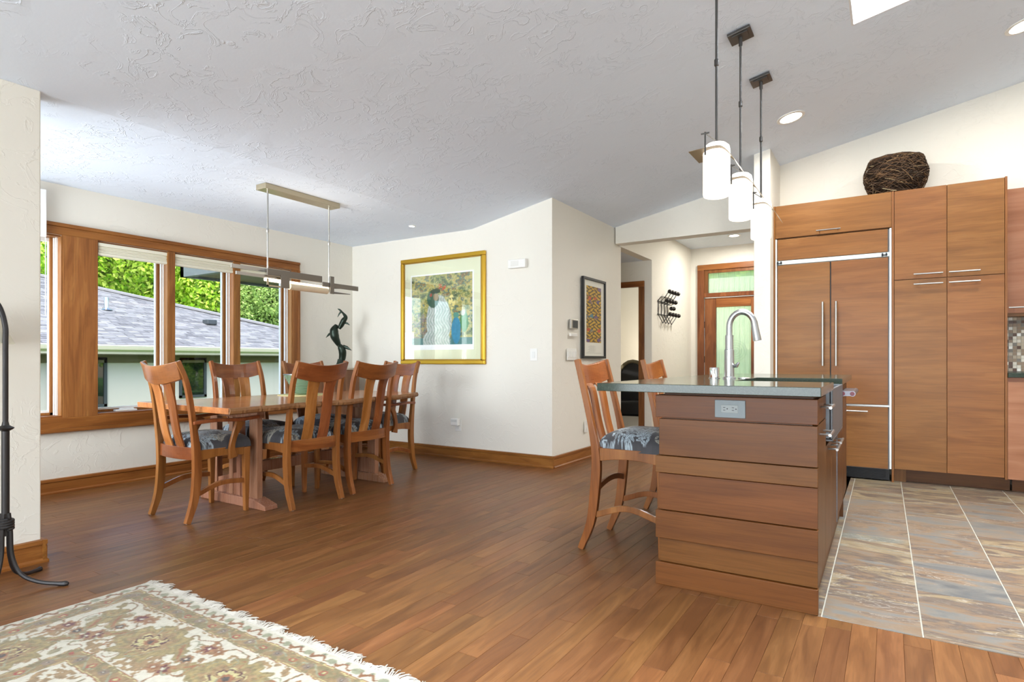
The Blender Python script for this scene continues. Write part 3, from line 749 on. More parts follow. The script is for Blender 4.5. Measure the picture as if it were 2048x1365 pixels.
d = cab_door(fr, -.876, -.449, .65, 1.902, M['cabx'], None)
obj('handle', MB().tube([(-.502, YF-.05, .98), (-.502, YF-.05, 1.545)], .0095, 12).tube([(-.502, YF, 1.05), (-.502, YF-.05, 1.05)], .006).tube([(-.502, YF, 1.47), (-.502, YF-.05, 1.47)], .006), M['steel2'], d, smooth=True)
d = cab_door(fr, -.439, -.014, .65, 1.902, M['cabx'], None)
obj('handle', MB().tube([(-.398, YF-.05, .98), (-.398, YF-.05, 1.545)], .0095, 12).tube([(-.398, YF, 1.05), (-.398, YF-.05, 1.05)], .006).tube([(-.398, YF, 1.47), (-.398, YF-.05, 1.47)], .006), M['steel2'], d, smooth=True)
obj('gasket', B(-.447, -.441, YF+.01, YF+.03, .65, 1.9), M['black'], fr)
obj('mid_rail', B(-.880, -.005, YF+.004, YF+.029, .632, .647), M['steel2'], fr)
cab_door(fr, -.876, -.014, .107, .628, M['cabx'], ((-.62, .59), (-.16, .59)), name='drawer')
obj('toe_grille', MB().box(-.88, -.004, YF+.03, YF+.05, .01, .1), M['black'], fr)
g = MB()
for k in range(8): g.box(-.86, -.03, YF+.022, YF+.03, .015+.01*k, .019+.01*k)
obj('vent_slats', g, M['black'], fr)
for xx in (-.78, -.1): obj('roller', MB().tube([(xx-.03, YF+.05, .017), (xx+.03, YF+.05, .017)], .017, 10), M['black'], fr)
# pantry
t = thing('pantry_cabinet', 'tall four-door wooden pantry to the right of the fridge', 'cabinet', (.39, 6.15, 0))
obj('carcass', B(.029, .752, YF+.022, 6.34, .112, 2.45), M['cabx'], t)
obj('side_panel', B(.753, .768, YF-.004, 6.34, .1, 2.455), M['cabz'], t, bevel=.001)
obj('toe_kick', B(.04, .80, 6.075, 6.09, .0, .112), M['cherry'], t)
obj('foot_panel', B(.029, .115, YF+.08, YF+.125, 0, .112), M['cabz'], t)
cab_door(t, .031, .387, 1.703, 2.449, M['cabx'], ((.165, 1.738), (.362, 1.738)))
cab_door(t, .391, .751, 1.703, 2.449, M['cabx'], ((.40, 1.738), (.60, 1.738)))
cab_door(t, .031, .387, .114, 1.697, M['cabx'], ((.165, 1.655), (.362, 1.655)))
cab_door(t, .391, .751, .114, 1.697, M['cabx'], ((.40, 1.655), (.60, 1.655)))
# right hand run
t = thing('upper_cabinet', 'upper cabinet at the right edge above the mosaic backsplash', 'cabinet', (1.3, 6.25, 1.38))
obj('carcass', B(.77, 2.0, 6.18, 6.34, 1.38, 2.40), M['cabx'], t)
cab_door(t, .77, 1.35, 1.405, 2.40, M['cabpinklit'], ((.80, 1.448), (1.1, 1.448)), 6.16)
cab_door(t, 1.354, 1.99, 1.405, 2.40, M['cabpinklit'], None, 6.16)
t = thing('base_cabinet', 'base cabinet at the right edge beyond the tall pantry', 'cabinet', (1.3, 6.15, 0))
obj('carcass', B(.77, 2.2, YF+.022, 6.32, .1, .893), M['cabpinklit'], t)
obj('toe_kick', B(.81, 2.2, 6.055, 6.07, 0, .1), M['cherry'], t)
cab_door(t, .77, 1.35, .105, .86, M['cabpinklit'], None)
cab_door(t, 1.354, 1.99, .105, .86, M['cabpinklit'], None)
tag(obj('countertop', B(.77, 2.2, YF-.02, 6.342, .895, .93), M['counter'], bevel=.002), 'grey-green countertop on the base cabinet at the right edge', 'countertop')
t = thing('mosaic_backsplash', 'brown and cream mosaic tile backsplash behind the right counter', 'backsplash', (1.3, 6.33, .93))
obj('backing', B(.77, 2.2, 6.336, 6.344, .932, 1.38), M['grout'], t)
def mosaic_mat():
    N = NT('mosaic_glass'); r = N.n('ShaderNodeNewGeometry').outputs['Random Per Island']
    c = N.ramp(r, [(0, L4((92, 62, 44))), (.18, L4((150, 128, 104))), (.4, L4((186, 170, 146))), (.62, L4((222, 214, 196))), (.8, L4((128, 120, 108))), (.93, L4((240, 238, 228)))], 'CONSTANT')
    N.l(c, N.b.inputs['Base Color']); N.set(Roughness=.15); return N.m
g = MB(); s_ = .0262
for i in range(54):
    for k in range(17):
        a = .772+i*s_; z = .936+k*s_; g.box(a+.001, a+s_-.0012, 6.329, 6.337, z+.001, z+s_-.0012)
o = obj('mosaic_tiles', g, mosaic_mat(), t); o['kind'] = 'stuff'
# basket
def twig_mat():
    N = NT('twig'); r = N.n('ShaderNodeNewGeometry').outputs['Random Per Island']
    c = N.ramp(r, [(0, L4((34, 26, 20))), (.6, L4((78, 56, 38))), (.92, L4((128, 96, 62))), (1, L4((200, 180, 140)))])
    N.l(c, N.b.inputs['Base Color']); N.set(Roughness=.75); return N.m
t = thing('twig_basket', 'round dark basket of tangled twigs on top of the fridge cabinet', 'basket', (.04, 6.135, 2.453))
def bprof(z):  # z 0..1
    return .165+.075*math.sin(min(1, z*1.15+.12)*PI*.62)-.03*max(0, z-.7)/.3
mb = MB(); mb.lathe([(bprof(k/10)*.94, .002+.30*k/10) for k in range(11)]+[(bprof(1)*.84, .30), (bprof(.5)*.86, .15), (.12, .02)], n=28)
obj('inner_shell', mb, plain('dark_basket', (40, 30, 22), .9, 0, .1, .4, .6, 40), t, world=False)
tw = MB(); r = random.Random(3)
for i in range(900):
    a = r.random()*2*PI; z = r.random(); da = r.uniform(.25, .8)*r.choice((-1, 1)); dz = r.uniform(-.35, .35); pts = []
    for k in range(5):
        zz = min(1, max(0, z+dz*k/4)); rr = bprof(zz)*(.96+.06*r.random()); aa = a+da*k/4
        pts.append((rr*math.cos(aa), rr*math.sin(aa), .003+.305*zz))
    tw.tube(pts, r.uniform(.0012, .0026), 3, cap=False)
for i in range(26):
    pts = []; ph = r.random()*6; z = .30+r.uniform(-.015, .012)
    for k in range(25): a = ph+2*PI*k/24; q = bprof(1)*(.97+.05*r.random()); pts.append((q*math.cos(a), q*math.sin(a), z+r.uniform(-.006, .006)))
    tw.tube(pts, .0025, 4, cap=False)
o = obj('twigs', tw, twig_mat(), t, world=False); o['kind'] = 'stuff'

# ------------------------------------------------------------ ISLAND
isl = thing('kitchen_island', 'cherry kitchen island with stepped horizontal boards on its near end', 'island', (-.243, 2.667, 0), ROT)
def ib(x0, x1, y0, y1, z0, z1):  # island-local (relative to near right corner)
    return B(x0+.243, x1+.243, y0-2.667, y1-2.667, z0, z1)
def ip(name, mb, mat, parent=None, **k): return obj(name, mb, mat, parent or isl, world=False, **k)
ip('carcass', ib(-.888, -.266, 2.70, 4.86, .0, .866), M['cherryz'])
ip('top_filler', ib(-.875, -.262, 2.695, 4.80, .866, .886), plain('dark_filler', (88, 56, 36), .6))
Z = [(.764, .866), (.591, .757), (.512, .5885), (.342, .508), (.2135, .339), (.105, .210), (.0, .102)]
for i, (a, b) in enumerate(Z):
    if i % 2 == 0: ip('end_board', ib(-.909, -.243, 2.665, 2.70, a, b), M['cherry'], bevel=.002)
    else: ip('end_board', ib(-.896, -.245, 2.677, 2.70, a, b), M['cherry'], bevel=.0015)
    if i % 2 == 0: ip('side_board', ib(-.909, -.888, 2.701, 4.87, a, b), M['cherry'], bevel=.002)
    else: ip('side_board', ib(-.898, -.888, 2.701, 4.86, a, b), M['cherry'], bevel=.0015)
def iside(name, y0, y1, z0, z1, mat=None, handle=None):
    d = ip(name, ib(-.266, -.245, y0, y1, z0, z1), mat or M['cherryz'], bevel=.0015)
    if handle:
        hy0, hy1, hz = handle
        h = MB().tube([(.036, hy0-2.667, hz), (.036, hy1-2.667, hz)], .0062, 10)
        for q in (hy0+.02, hy1-.02): h.tube([(-.003, q-2.667, hz), (.036, q-2.667, hz)], .0045, 8)
        ip('handle', h, M['steel2'], d, smooth=True)
    return d
iside('drawer', 2.703, 3.075, .764, .866, None, (2.79, 2.99, .826))
iside('door', 2.703, 3.075, .115, .758, None, (2.76, 2.96, .715))
iside('door', 3.079, 3.44, .115, .628, None, (3.2, 3.40, .60))
iside('door', 3.443, 3.80, .115, .628, None, (3.48, 3.68, .60))
iside('dishwasher_panel', 3.83, 4.42, .115, .866)
ip('steel_edge', ib(-.266, -.241, 3.803, 3.815, .115, .866), plain('dull_steel', (120, 124, 132), .4, .6))
iside('door', 4.45, 4.86, .115, .866)
ip('toe_kick', ib(-.30, -.288, 2.72, 4.84, 0, .113), M['cherry'])
ip('toe_foot', ib(-.288, -.245, 4.45, 4.47, 0, .113), M['cherryz'])
hd = ip('appliance_handle', MB().tube([(.075, 1.15, .838), (.075, 1.6, .838)], .016, 12).tube([(.028, 1.15, .838), (.028, 1.6, .838)], .016, 12)
        .box(.028, .075, 1.16, 1.6, .824, .852), plain('handle_steel', (120, 118, 124), .3, .9), smooth=True)
ip('end_cap', MB().tube([(.075, 1.143, .838), (.075, 1.151, .838)], .012, 12).tube([(.028, 1.143, .838), (.028, 1.151, .838)], .012, 12), plain('dark_red_cap', (110, 20, 40), .3), hd)
# countertop with sink notch
CT0, CT1 = .888, .923
poly = [(-1.105, 2.45), (-.215, 2.45), (-.215, 3.10), (-.80+.14, 3.10), (-.66, 3.78), (-.215, 3.78), (-.215, 4.93), (-1.105, 4.93)]
poly = [(a+.243, b-2.667) for a, b in poly]
ct = thing('island_countertop', 'green-grey stone countertop overhanging the cherry island', 'countertop', (-.243, 2.667, CT0), ROT)
obj('slab', MB().prism(poly, 'z', 0, CT1-CT0), M['counter'], ct, world=False, bevel=.002)
sk_ = thing('apron_sink', 'stainless apron-front sink set in the island top', 'sink', (-.45, 3.44, .66), ROT)
s0 = MB(); x0, x1, y0, y1 = -.66+.004, -.222, 3.104, 3.776; zt_ = .893; zb = .66; tk = .012
for q in ((x0, x0+tk, y0, y1, zb, zt_), (x1-tk, x1, y0, y1, zb, zt_), (x0+tk, x1-tk, y0, y0+tk, zb, zt_), (x0+tk, x1-tk, y1-tk, y1, zb, zt_), (x0, x1, y0, y1, zb-.012, zb)):
    s0.box(*q)
obj('basin', s0, plain('sink_steel', (112, 116, 120), .42, .8), sk_, bevel=.004)
obj('drain', MB().lathe([(.045, 0), (.045, .004), (.02, .002)], (-.45, 3.44, zb), 16), M['darkmetal'], sk_, smooth=True)
# faucet at (-.77,3.52)
fc = thing('faucet', 'tall brushed steel pull-down faucet on the island', 'faucet', (-.75, 3.42, CT1), 0)
def fp(name, mb, mat, **k): return obj(name, mb, mat, fc, world=False, **k)
fp('base', MB().lathe([(.034, 0), (.034, .008), (.026, .012), (.025, .16), (.0215, .162), (.0215, .24)], n=20), M['steel'], smooth=True)
pts = [(0, 0, .2)]+[(0, 0, z_) for z_ in (.24, .28)]
R_ = .066
ang = [PI-PI*k/14*.97 for k in range(15)]
pts += [(R_+R_*math.cos(a), 0, .285+R_*1.25*math.sin(a)) for a in ang]
fp('spout', MB().tube(pts, .0165, 14), M['steel'], smooth=True)
a = ang[-1]; e = Vector(pts[-1]); dd = (Vector(pts[-1])-Vector(pts[-2])).normalized()
fp('spray_head', MB().tube([e-dd*.02, e, e+dd*.04, e+dd*.085], [.0175, .018, .0195, .022], 14), M['steel'], smooth=True)
fp('lever', MB().tube([(.02, 0, .07), (.04, -.006, .072), (.052, -.01, .09)], [.01, .011, .006], 8), M['steel'], smooth=True)
t = thing('soap_dispenser', 'short round chrome button beside the faucet', 'air switch', (-.835, 3.44, CT1))
obj('cap', MB().lathe([(.026, 0), (.026, .058), (.0245, .062), (.0, .062)], n=20), plain('chrome', (225, 226, 228), .08, 1.), t, world=False, smooth=True)
obj('ring', MB().lathe([(.031, 0), (.031, .004), (.026, .006)], n=20), M['steel'], t, world=False, smooth=True)
tag(obj('sink_stopper_ring', MB().lathe([(.034, 0), (.034, .005), (.028, .007), (.0, .007)], (-.68, 3.47, CT1), 20), M['steel'], smooth=True), 'flat chrome hole cover right of the faucet base', 'hole cover')
# island outlet
ot = thing('outlet_plate', 'grey metal outlet plate on the top board of the island', 'outlet', (-.581, 2.663, .776))
obj('plate', B(-.644, -.517, 2.658, 2.664, .776, .853), M['outlet'], ot, bevel=.002)
rc = obj('receptacle', B(-.617, -.547, 2.6565, 2.6585, .798, .832), plain('outlet_grey', (150, 160, 162), .4), ot, bevel=.001)
g = MB()
for xx in (-.600, -.564):
    g.box(xx-.008, xx+.001, 2.6558, 2.657, .8195, .822).box(xx-.008, xx+.001, 2.6558, 2.657, .808, .8105)
    g.tube([(xx+.009, 2.657, .815), (xx+.009, 2.6558, .815)], .0028, 8)
obj('slots', g, M['black'], rc)
pass

# ------------------------------------------------------------ CHAIRS
def rect_sec(c, hx, hn, tdir):
    """section at c, half width hx along X, half depth hn along normal of path (path in YZ plane)"""
    t = Vector(tdir).normalized(); n = Vector((0, -t.z, t.y)) if abs(t.x) < .5 else Vector((0, 0, 1))
    X = Vector((1, 0, 0)); c = Vector(c)
    return [c-X*hx-n*hn, c+X*hx-n*hn, c+X*hx+n*hn, c-X*hx+n*hn]
def smooth_path(pts, n=5):
    P = [np.array(p, float) for p in pts]; P = [2*P[0]-P[1]]+P+[2*P[-1]-P[-2]]; out = []
    for i in range(1, len(P)-2):
        for k in range(n):
            t = k/n; out.append(.5*((2*P[i])+(-P[i-1]+P[i+1])*t+(2*P[i-1]-5*P[i]+4*P[i+1]-P[i+2])*t*t+(-P[i-1]+3*P[i]-3*P[i+1]+P[i+2])*t**3))
    out.append(P[-2]); return out
def bar(pts, hx, hn):
    p = smooth_path(pts); m = len(p); mb = MB(); secs = []
    for i in range(m):
        t = Vector(p[min(i+1, m-1)]-p[max(i-1, 0)]); f = i/(m-1)
        wx = hx(f) if callable(hx) else hx; wn = hn(f) if callable(hn) else hn
        secs.append(rect_sec(p[i], wx, wn, t))
    return mb.loft(secs)
def leaf_fabric(X, Y, seed=4):
    """dark ground with curved stems of paired leaves, colours per point"""
    base = lin((64, 64, 68)); c = np.tile(base, (X.size, 1)); x = X.ravel(); y = Y.ravel()
    c *= (.85+.3*fbm(x*60, y*60, 2))[:, None]
    r = np.random.RandomState(seed)
    stems = [(-.26, -.02, .3, 1.6), (-.02, -.22, 1.5, 2.2), (.0, .04, 2.2, -2.0), (.2, -.16, 2.3, 1.7), (-.2, .17, -.3, 2.2), (.1, .17, -1.4, 2.4), (.24, .1, 3.6, -2.), (-.12, -.2, 2.5, -1.4), (-.05, .22, .3, -1.9)]
    stems = [(r.uniform(-.25, .25), r.uniform(-.22, .24), r.uniform(0, 6.3), r.choice([-1, 1])*r.uniform(1.2, 2.6)) for _ in range(46)]
    for (sx, sy, a0, cur) in stems:
        a = a0; px_, py_ = sx, sy; tone = lin((150, 164, 172)) if r.rand() < .65 else lin((150, 148, 136))
        for k in range(6):
            a += cur*.08; px_ += math.cos(a)*.021; py_ += math.sin(a)*.021
            d2 = (x-px_)**2+(y-py_)**2; c[d2 < .0022**2] = tone
            for sd in (-1, 1):
                la = a+sd*.8; lx = px_+math.cos(la)*.02; ly = py_+math.sin(la)*.02
                u = (x-lx)*math.cos(la)+(y-ly)*math.sin(la); v = -(x-lx)*math.sin(la)+(y-ly)*math.cos(la)
                e = (u/.017)**2+(v/(.0060*(1-.35*u/.017)))**2
                m_ = e < 1; c[m_] = tone*(.9+.5*r.rand())
                c[m_ & (np.abs(v) < .0011)] = base*1.4
    return c
def grid_mesh(name, nx, ny, posf, colf, mat, closed_bottom=None):
    uu, vv = np.meshgrid(np.linspace(0, 1, nx), np.linspace(0, 1, ny))
    P = posf(uu, vv); c = colf(uu, vv, P)
    q = np.stack(P, -1).reshape(-1, 3)
    i = np.arange(nx*ny).reshape(ny, nx)
    f = np.stack([i[:-1, :-1], i[:-1, 1:], i[1:, 1:], i[1:, :-1]], -1).reshape(-1, 4)
    me = bpy.data.meshes.new(name); me.vertices.add(len(q)); me.vertices.foreach_set('co', q.ravel())
    nf = len(f); me.loops.add(nf*4); me.loops.foreach_set('vertex_index', f.ravel())
    me.polygons.add(nf); me.polygons.foreach_set('loop_start', np.arange(nf)*4); me.polygons.foreach_set('loop_total', np.full(nf, 4))
    me.polygons.foreach_set('use_smooth', np.ones(nf, bool)); me.update(); me.validate()
    ca = me.color_attributes.new('Col', 'FLOAT_COLOR', 'POINT')
    ca.data.foreach_set('color', np.concatenate([np.clip(c.reshape(-1, 3), 0, 1), np.ones((len(q), 1))], 1).ravel())
    me.materials.append(mat); return me
def cushion_mesh(wf, wb, dep, z0, hgt, seed):
    def pos(u, v):
        a = u*2-1; b = v*2-1
        w_ = (wb+(wf-wb)*v)/2
        # rounded square mapping
        x_ = a*w_*(1-.04*b*b); y_ = .026+b*dep/2*(1-.04*a*a)
        m_ = np.maximum(np.abs(a), np.abs(b))
        z_ = z0+hgt*np.power(np.clip(1-m_**5, 0, 1), .5)*(.82+.18*np.cos(a*1.4)*np.cos(b*1.4))
        k = np.clip((m_-.97)/.03, 0, 1)
        return x_, y_, z_-k*.012
    return grid_mesh('cushion', 120, 120, pos, lambda u, v, P: leaf_fabric(P[0], P[1], seed), M['vfab'])
def make_chair(name, label, cat, H, seat, arms=False, cush=None, group=None, stool=False):
    t = thing(name, label, cat, (0, 0, 0), 0, group)
    hb = .215; hf = .205; yb = -.225; yf = .205
    def P(nm, mb, mat, lab=None, **k):
        o = obj(nm, mb, mat, t, world=False, **k)
        if lab: o['label'] = lab
        return o
    top = H
    for sx in (-1, 1):
        if stool: path = [(sx*hb, yb-.03, 0), (sx*hb, yb+.03, .16), (sx*hb, yb+.055, .36), (sx*hb, yb+.06, seat-.06), (sx*hb, yb+.04, seat+.08), (sx*hb*.985, yb-.015, (seat+top)/2+.08), (sx*hb*.97, yb-.055, top)]
        else: path = [(sx*hb, yb, 0), (sx*hb, yb+.045, .14), (sx*hb, yb+.062, .30), (sx*hb, yb+.06, seat-.03), (sx*hb, yb+.045, seat+.12), (sx*hb*.98, yb+.005, (seat+top)/2+.12), (sx*hb*.97, yb-.055, top)]
        P('leg', bar(path, lambda f: .0165 if f < .7 else .0165-.004*(f-.7)/.3, lambda f: .016+.010*math.sin(min(1, f*1.4)*PI)**1), M['chair'], bevel=.003)
        P('foot_glide', MB().lathe([(.010, -.0), (.010, .006)], (sx*hb, path[0][1]+.003, 0), 8), M['white'])
        fp_ = [(sx*hf, yf-.02, 0), (sx*hf, yf-.02, seat*.5), (sx*hf, yf-.02, seat-.015)]
        P('leg', bar(fp_, lambda f: .0135+.006*f, lambda f: .0135+.009*f), M['chair'], bevel=.003)
        P('foot_glide', MB().lathe([(.009, 0), (.009, .006)], (sx*hf, yf-.02, 0), 8), M['white'])
        # side rail with arched underside
        n = 9; mb = MB(); secs = []
        for k in range(n):
            f = k/(n-1); y_ = yb+.08+(yf-.04-yb-.08)*f; x_ = sx*(hb+(hf-hb)*f); ar = .016*math.sin(f*PI)
            z1 = seat; z0 = seat-.068+ar
            secs.append([(x_-.010, y_, z0), (x_+.010, y_, z0), (x_+.010, y_, z1), (x_-.010, y_, z1)])
        P('side_rail', mb.loft(secs), M['chair'], bevel=.002)
        zs = .175 if not stool else .20
        sp = [(sx*hb*.99, yb+.055, zs-.005), (sx*(hb+hf)/2*.985, 0, zs+.045), (sx*hf*.99, yf-.03, zs+(.035 if not stool else .0))]
        P('stretcher', bar(sp, .009, .016), M['chair'], bevel=.003)
        if arms:
            az = .635
            arm = MB(); secs = []
            pth = smooth_path([(sx*(hb+.005), yb+.03, az-.005), (sx*(hb+.028), -.06, az+.004), (sx*(hb+.035), .1, az-.004), (sx*(hb+.03), yf+.045, az+.004)], 4)
            for q in pth: secs.append([(q[0]-.024, q[1], q[2]-.011), (q[0]+.024, q[1], q[2]-.011), (q[0]+.026, q[1], q[2]+.011), (q[0]-.026, q[1], q[2]+.011)])
            P('armrest', arm.loft(secs), M['chairs2'], bevel=.004)
            sp = [(sx*(hf+.026), .075, seat-.075), (sx*(hf+.030), .062, seat), (sx*(hf+.034), .085, seat+.09), (sx*(hf+.034), .125, az-.012)]
            P('arm_support', bar(sp, .012, lambda f: .032-.014*math.sin(f*PI)), M['chair'], bevel=.004)
    if stool:
        for yy, zz in ((yb+.058, .33), (yf-.02, .24)):
            mb = MB(); secs = []
            for k in range(9):
                f = k/8*2-1; x_ = f*(hb-.012); z_ = zz+.03*(1-f*f)
                secs.append([(x_, yy-.009, z_-.016), (x_, yy+.009, z_-.016), (x_, yy+.009, z_+.016), (x_, yy-.009, z_+.016)])
            P('stretcher', mb.loft(secs), M['chairx'], bevel=.003)
    # front and rear rails (rear one bowed back)
    P('front_rail', B(-hf+.012, hf-.012, yf-.034, yf-.012, seat-.062, seat), M['chairx'], bevel=.002)
    def bowed(z0f, z1f, bow, th, yb_, hw, nseg=12, lean=0.):
        mb = MB(); secs = []
        for k in range(nseg+1):
            f = k/nseg*2-1; x_ = f*hw; y_ = yb_-bow*(1-f*f); z0 = z0f(f); z1 = z1f(f)
            l = lean*(z1-z0)
            secs.append([(x_, y_-th, z0), (x_, y_+th, z0), (x_, y_+th-l, z1), (x_, y_-th-l, z1)])
        return mb.loft(secs)
    P('rear_rail', bowed(lambda f: seat-.062, lambda f: seat+.018, .022, .010, yb+.06, hb-.012), M['chairx'], bevel=.002)
    lean = .24
    P('crest_rail', bowed(lambda f: top-.112-.036*(1-f*f), lambda f: top-.030+.030*abs(f)**1.8, .034, .011, yb-.030, hb*.985+.004, 16, lean), M['chairx'], 'dished crest rail of reddish cherry', bevel=.004)
    # two wide slats
    for sx, mt in ((-1, 'chairs1'), (1, 'chairs2')):
        pth = smooth_path([(sx*.068, yb+.043, seat+.012), (sx*.069, yb+.01, seat+.13), (sx*.071, yb-.025, (seat+top)/2+.06), (sx*.073, yb-.052, top-.135)], 4)
        mb = MB(); secs = []
        for i, q in enumerate(pth):
            f = i/(len(pth)-1); w_ = .040+.009*f*f+.004*(1-f)**2
            bow = .008
            secs.append([(q[0]-w_, q[1]-.006+bow*.3, q[2]), (q[0], q[1]-.006-bow*.3, q[2]), (q[0]+w_, q[1]-.006+bow*.3, q[2]), (q[0]+w_, q[1]+.006+bow*.3, q[2]), (q[0], q[1]+.006-bow*.3, q[2]), (q[0]-w_, q[1]+.006+bow*.3, q[2])])
        P('slat', mb.loft(secs), M[mt], None, bevel=.002)
    c = bpy.data.objects.new('seat_cushion', cush); COL.objects.link(c); c.parent = t; c['label'] = 'charcoal leaf-print seat cushion'
    P('seat_board', B(-hf+.006, hf-.006, yb+.075, yf-.02, seat-.02, seat+.004), M['chairx'])
    return t
CS = .452
cush1 = cushion_mesh(.465, .415, .39, CS, .098, 4)
cush2 = cushion_mesh(.455, .41, .39, .555, .10, 9)
GA = 'dining chairs around the slab table'
def place(t, x, y, rz): t.location = (x, y, 0); t.rotation_euler = (0, 0, rz); return t
arm0 = make_chair('dining_armchair', 'cherry armchair nearest the camera, at the near end of the dining table', 'chair', 1.02, CS, True, cush1, GA)
place(arm0, -3.925, 2.275, 0)
arm1 = dup(arm0); arm1['label'] = 'cherry armchair at the far end of the table, below the gold-framed picture'
place(arm1, -4.0, 4.03, PI)
ch0 = make_chair('dining_chair', 'near-side armless cherry chair, left of its twin, back turned to the room', 'chair', 1.02, CS, False, cush1, GA)
place(ch0, -3.66, 2.835, PI/2)
for (x_, y_, a, lb) in ((-3.70, 3.40, PI/2+.03, 'near-side armless cherry chair beside the picture wall, back turned to the room'),
                        (-4.30, 2.93, -PI/2, 'armless cherry chair on the window side of the table, in front of the middle pane'),
                        (-4.30, 3.60, -PI/2, 'armless cherry chair on the window side of the table, under the hanging light')):
    c = dup(ch0); c['label'] = lb; place(c, x_, y_, a)
st0 = make_chair('bar_stool', 'near cherry counter stool with leaf-print seat, tucked at the island corner', 'stool', 1.03, .555, False, cush2, 'counter stools at the island', True)
place(st0, -1.175, 3.165, -PI/2+.04)
st1 = dup(st0); st1['label'] = 'farther cherry counter stool, only its back showing above the countertop'
place(st1, -1.18, 4.20, -PI/2+.03)

# ------------------------------------------------------------ TABLE
tb = thing('dining_table', 'long live-edge slab dining table on two slatted trestles', 'table', (-3.96, 3.15, 0))
TZ = .733; r = random.Random(5)
left = []; right = []
for k in range(41):
    f = k/40; y_ = 2.13+2.04*f
    ex_ = -3.40-.10*f-.16*max(0, f-.55)/.45*f+.018*math.sin(f*17)+.012*math.sin(f*41+1)
    ix_ = -4.49+.03*math.sin(f*9)+.012*math.sin(f*33)+.06*f
    right.append((ex_, y_)); left.append((ix_, y_))
mb = MB()
secs = []
for (a, b) in zip(left, right):
    j = r.uniform(-.004, .004)
    secs.append([(a[0], a[1], TZ-.036), (b[0]-.014+j, b[1], TZ-.038), (b[0]+.006+j, b[1], TZ-.018), (b[0], b[1], TZ), (a[0]-.002, a[1], TZ)])
obj('slab', mb.loft(secs), M['table'], tb, bevel=.002)
mb = MB(); secs = []
for k in range(161):
    f = k/160; i = min(39, int(f*40)); g = f*40-i; q = [right[i][m_]*(1-g)+right[i+1][m_]*g for m_ in (0, 1)]
    j = r.uniform(-.004, .006)
    secs.append([(q[0]-.006, q[1], TZ-.041), (q[0]+.010+j, q[1], TZ-.034), (q[0]+.015+j, q[1], TZ-.018), (q[0]+.007+j*.5, q[1], TZ-.002), (q[0]-.004, q[1], TZ+.0006)])
obj('live_edge', mb.loft(secs), M['liveedge'], tb, smooth=True)
for py in (2.56, 3.68):
    tr = obj('trestle', MB().box(-4.24, -3.70, py-.03, py+.03, .62, .69).box(-4.30, -3.62, py-.035, py+.035, .69, TZ-.037), M['tabley'], tb, bevel=.004)
    for xx in (-4.235, -4.02, -3.93, -3.755):
        w_ = .045 if xx in (-4.235, -3.755) else .022
        obj('upright', B(xx-w_/1.0, xx+w_/1.0, py-.022, py+.022, .05, .63), M['tabley'], tr, bevel=.003)
    obj('lower_panel', MB().prism([(-4.22, .06), (-3.72, .06), (-3.72, .16), (-3.97, .22), (-4.22, .16)], 'y', py-.014, py+.014), M['tabley'], tr)
    obj('foot', MB().prism([(-4.36, 0), (-3.58, 0), (-3.585, .03), (-3.72, .065), (-4.22, .065), (-4.355, .03)], 'y', py-.05, py+.05), M['tabley'], tr, bevel=.004)
obj('stretcher', MB().box(-4.0, -3.94, 2.58, 3.66, .2, .28), M['tabley'], tb, bevel=.003)
tag(obj('round_mat', MB().lathe([(.0, 0), (.21, 0), (.21, .004), (.0, .004)], (-4.22, 3.33, TZ+.0004), 40, cap=False), plain('pale_mat', (224, 214, 160), .7, 0, .2, .15, .4, 120)), 'round pale straw mat under the glass bowl', 'placemat')
def bowlmat():
    N = NT('green_glass'); N.set(Base_Color=L4((170, 200, 170)), Roughness=.12); N.b.inputs['Transmission Weight'].default_value = .6
    return N.m
t = thing('glass_bowl', 'flared ribbed green glass bowl on the dining table', 'bowl', (-4.22, 3.33, TZ+.005))
pr = [(.05, 0), (.06, .004)]
for k in range(1, 13):
    f = k/12; pr += [(.06+.10*f**.8+.003, .004+.165*f-.004), (.06+.10*f**.8-.001, .004+.165*f)]
pr += [(.155, .165), (.055, .012), (.0, .01)]
obj('bowl', MB().lathe(pr, n=40), bowlmat(), t, world=False, smooth=True, auto=60)
obj('rim', MB().tube([(.163*math.cos(2*PI*k/40), .163*math.sin(2*PI*k/40), .17) for k in range(40)], .003, 6, closed=True), M['steel'], t, world=False, smooth=True)

# ------------------------------------------------------------ PEDESTAL and bronze
t = thing('plinth', 'square wooden plinth with a pale top in the corner behind the table', 'plinth', (-5.22, 4.57, 0))
obj('body', MB().box(-5.39, -5.06, 4.40, 4.75, 0, .925), M['pedestal'], t, bevel=.003)
obj('top', B(-5.395, -5.055, 4.395, 4.755, .925, .945), plain('pale_stone', (190, 180, 160), .5), t, bevel=.002)
sc = thing('bronze_sculpture', 'green bronze sculpture of leaping whales twisting upwards on the corner plinth', 'sculpture', (-5.20, 4.60, .945), TH)
K_ = .00563
def sp_(u, v, d=0): return ((u-700)*K_, d, (735-v)*K_)
def body(path, rad, name='whale', n=12):
    p = smooth_path(path, 5); m = len(p); rr = [1.3*np.interp(i/(m-1), np.linspace(0, 1, len(rad)), rad) for i in range(m)]
    return obj(name, MB().tube([tuple(q) for q in p], rr, n), M['bronze'], sc, world=False, smooth=True, auto=0)
def fin(parent, a, b, w_=.014):
    a = Vector(a); b = Vector(b); mid = (a+b)/2+Vector((0, .0, .006))
    obj('flipper', MB().tube([a, mid, b], [w_, w_*.85, .002], 8, squash=.3), M['bronze'], parent, world=False, smooth=True)
obj('rock', MB().lathe([(.066, 0), (.062, .02), (.045, .045), (.036, .075), (.03, .10)], (0, 0, 0), 9), M['bronze'], sc, world=False)
w1 = body([sp_(700, 728), sp_(703, 715, .01), sp_(704, 703), sp_(701, 694, -.01), sp_(696, 688)], [.022, .03, .033, .028, .012])
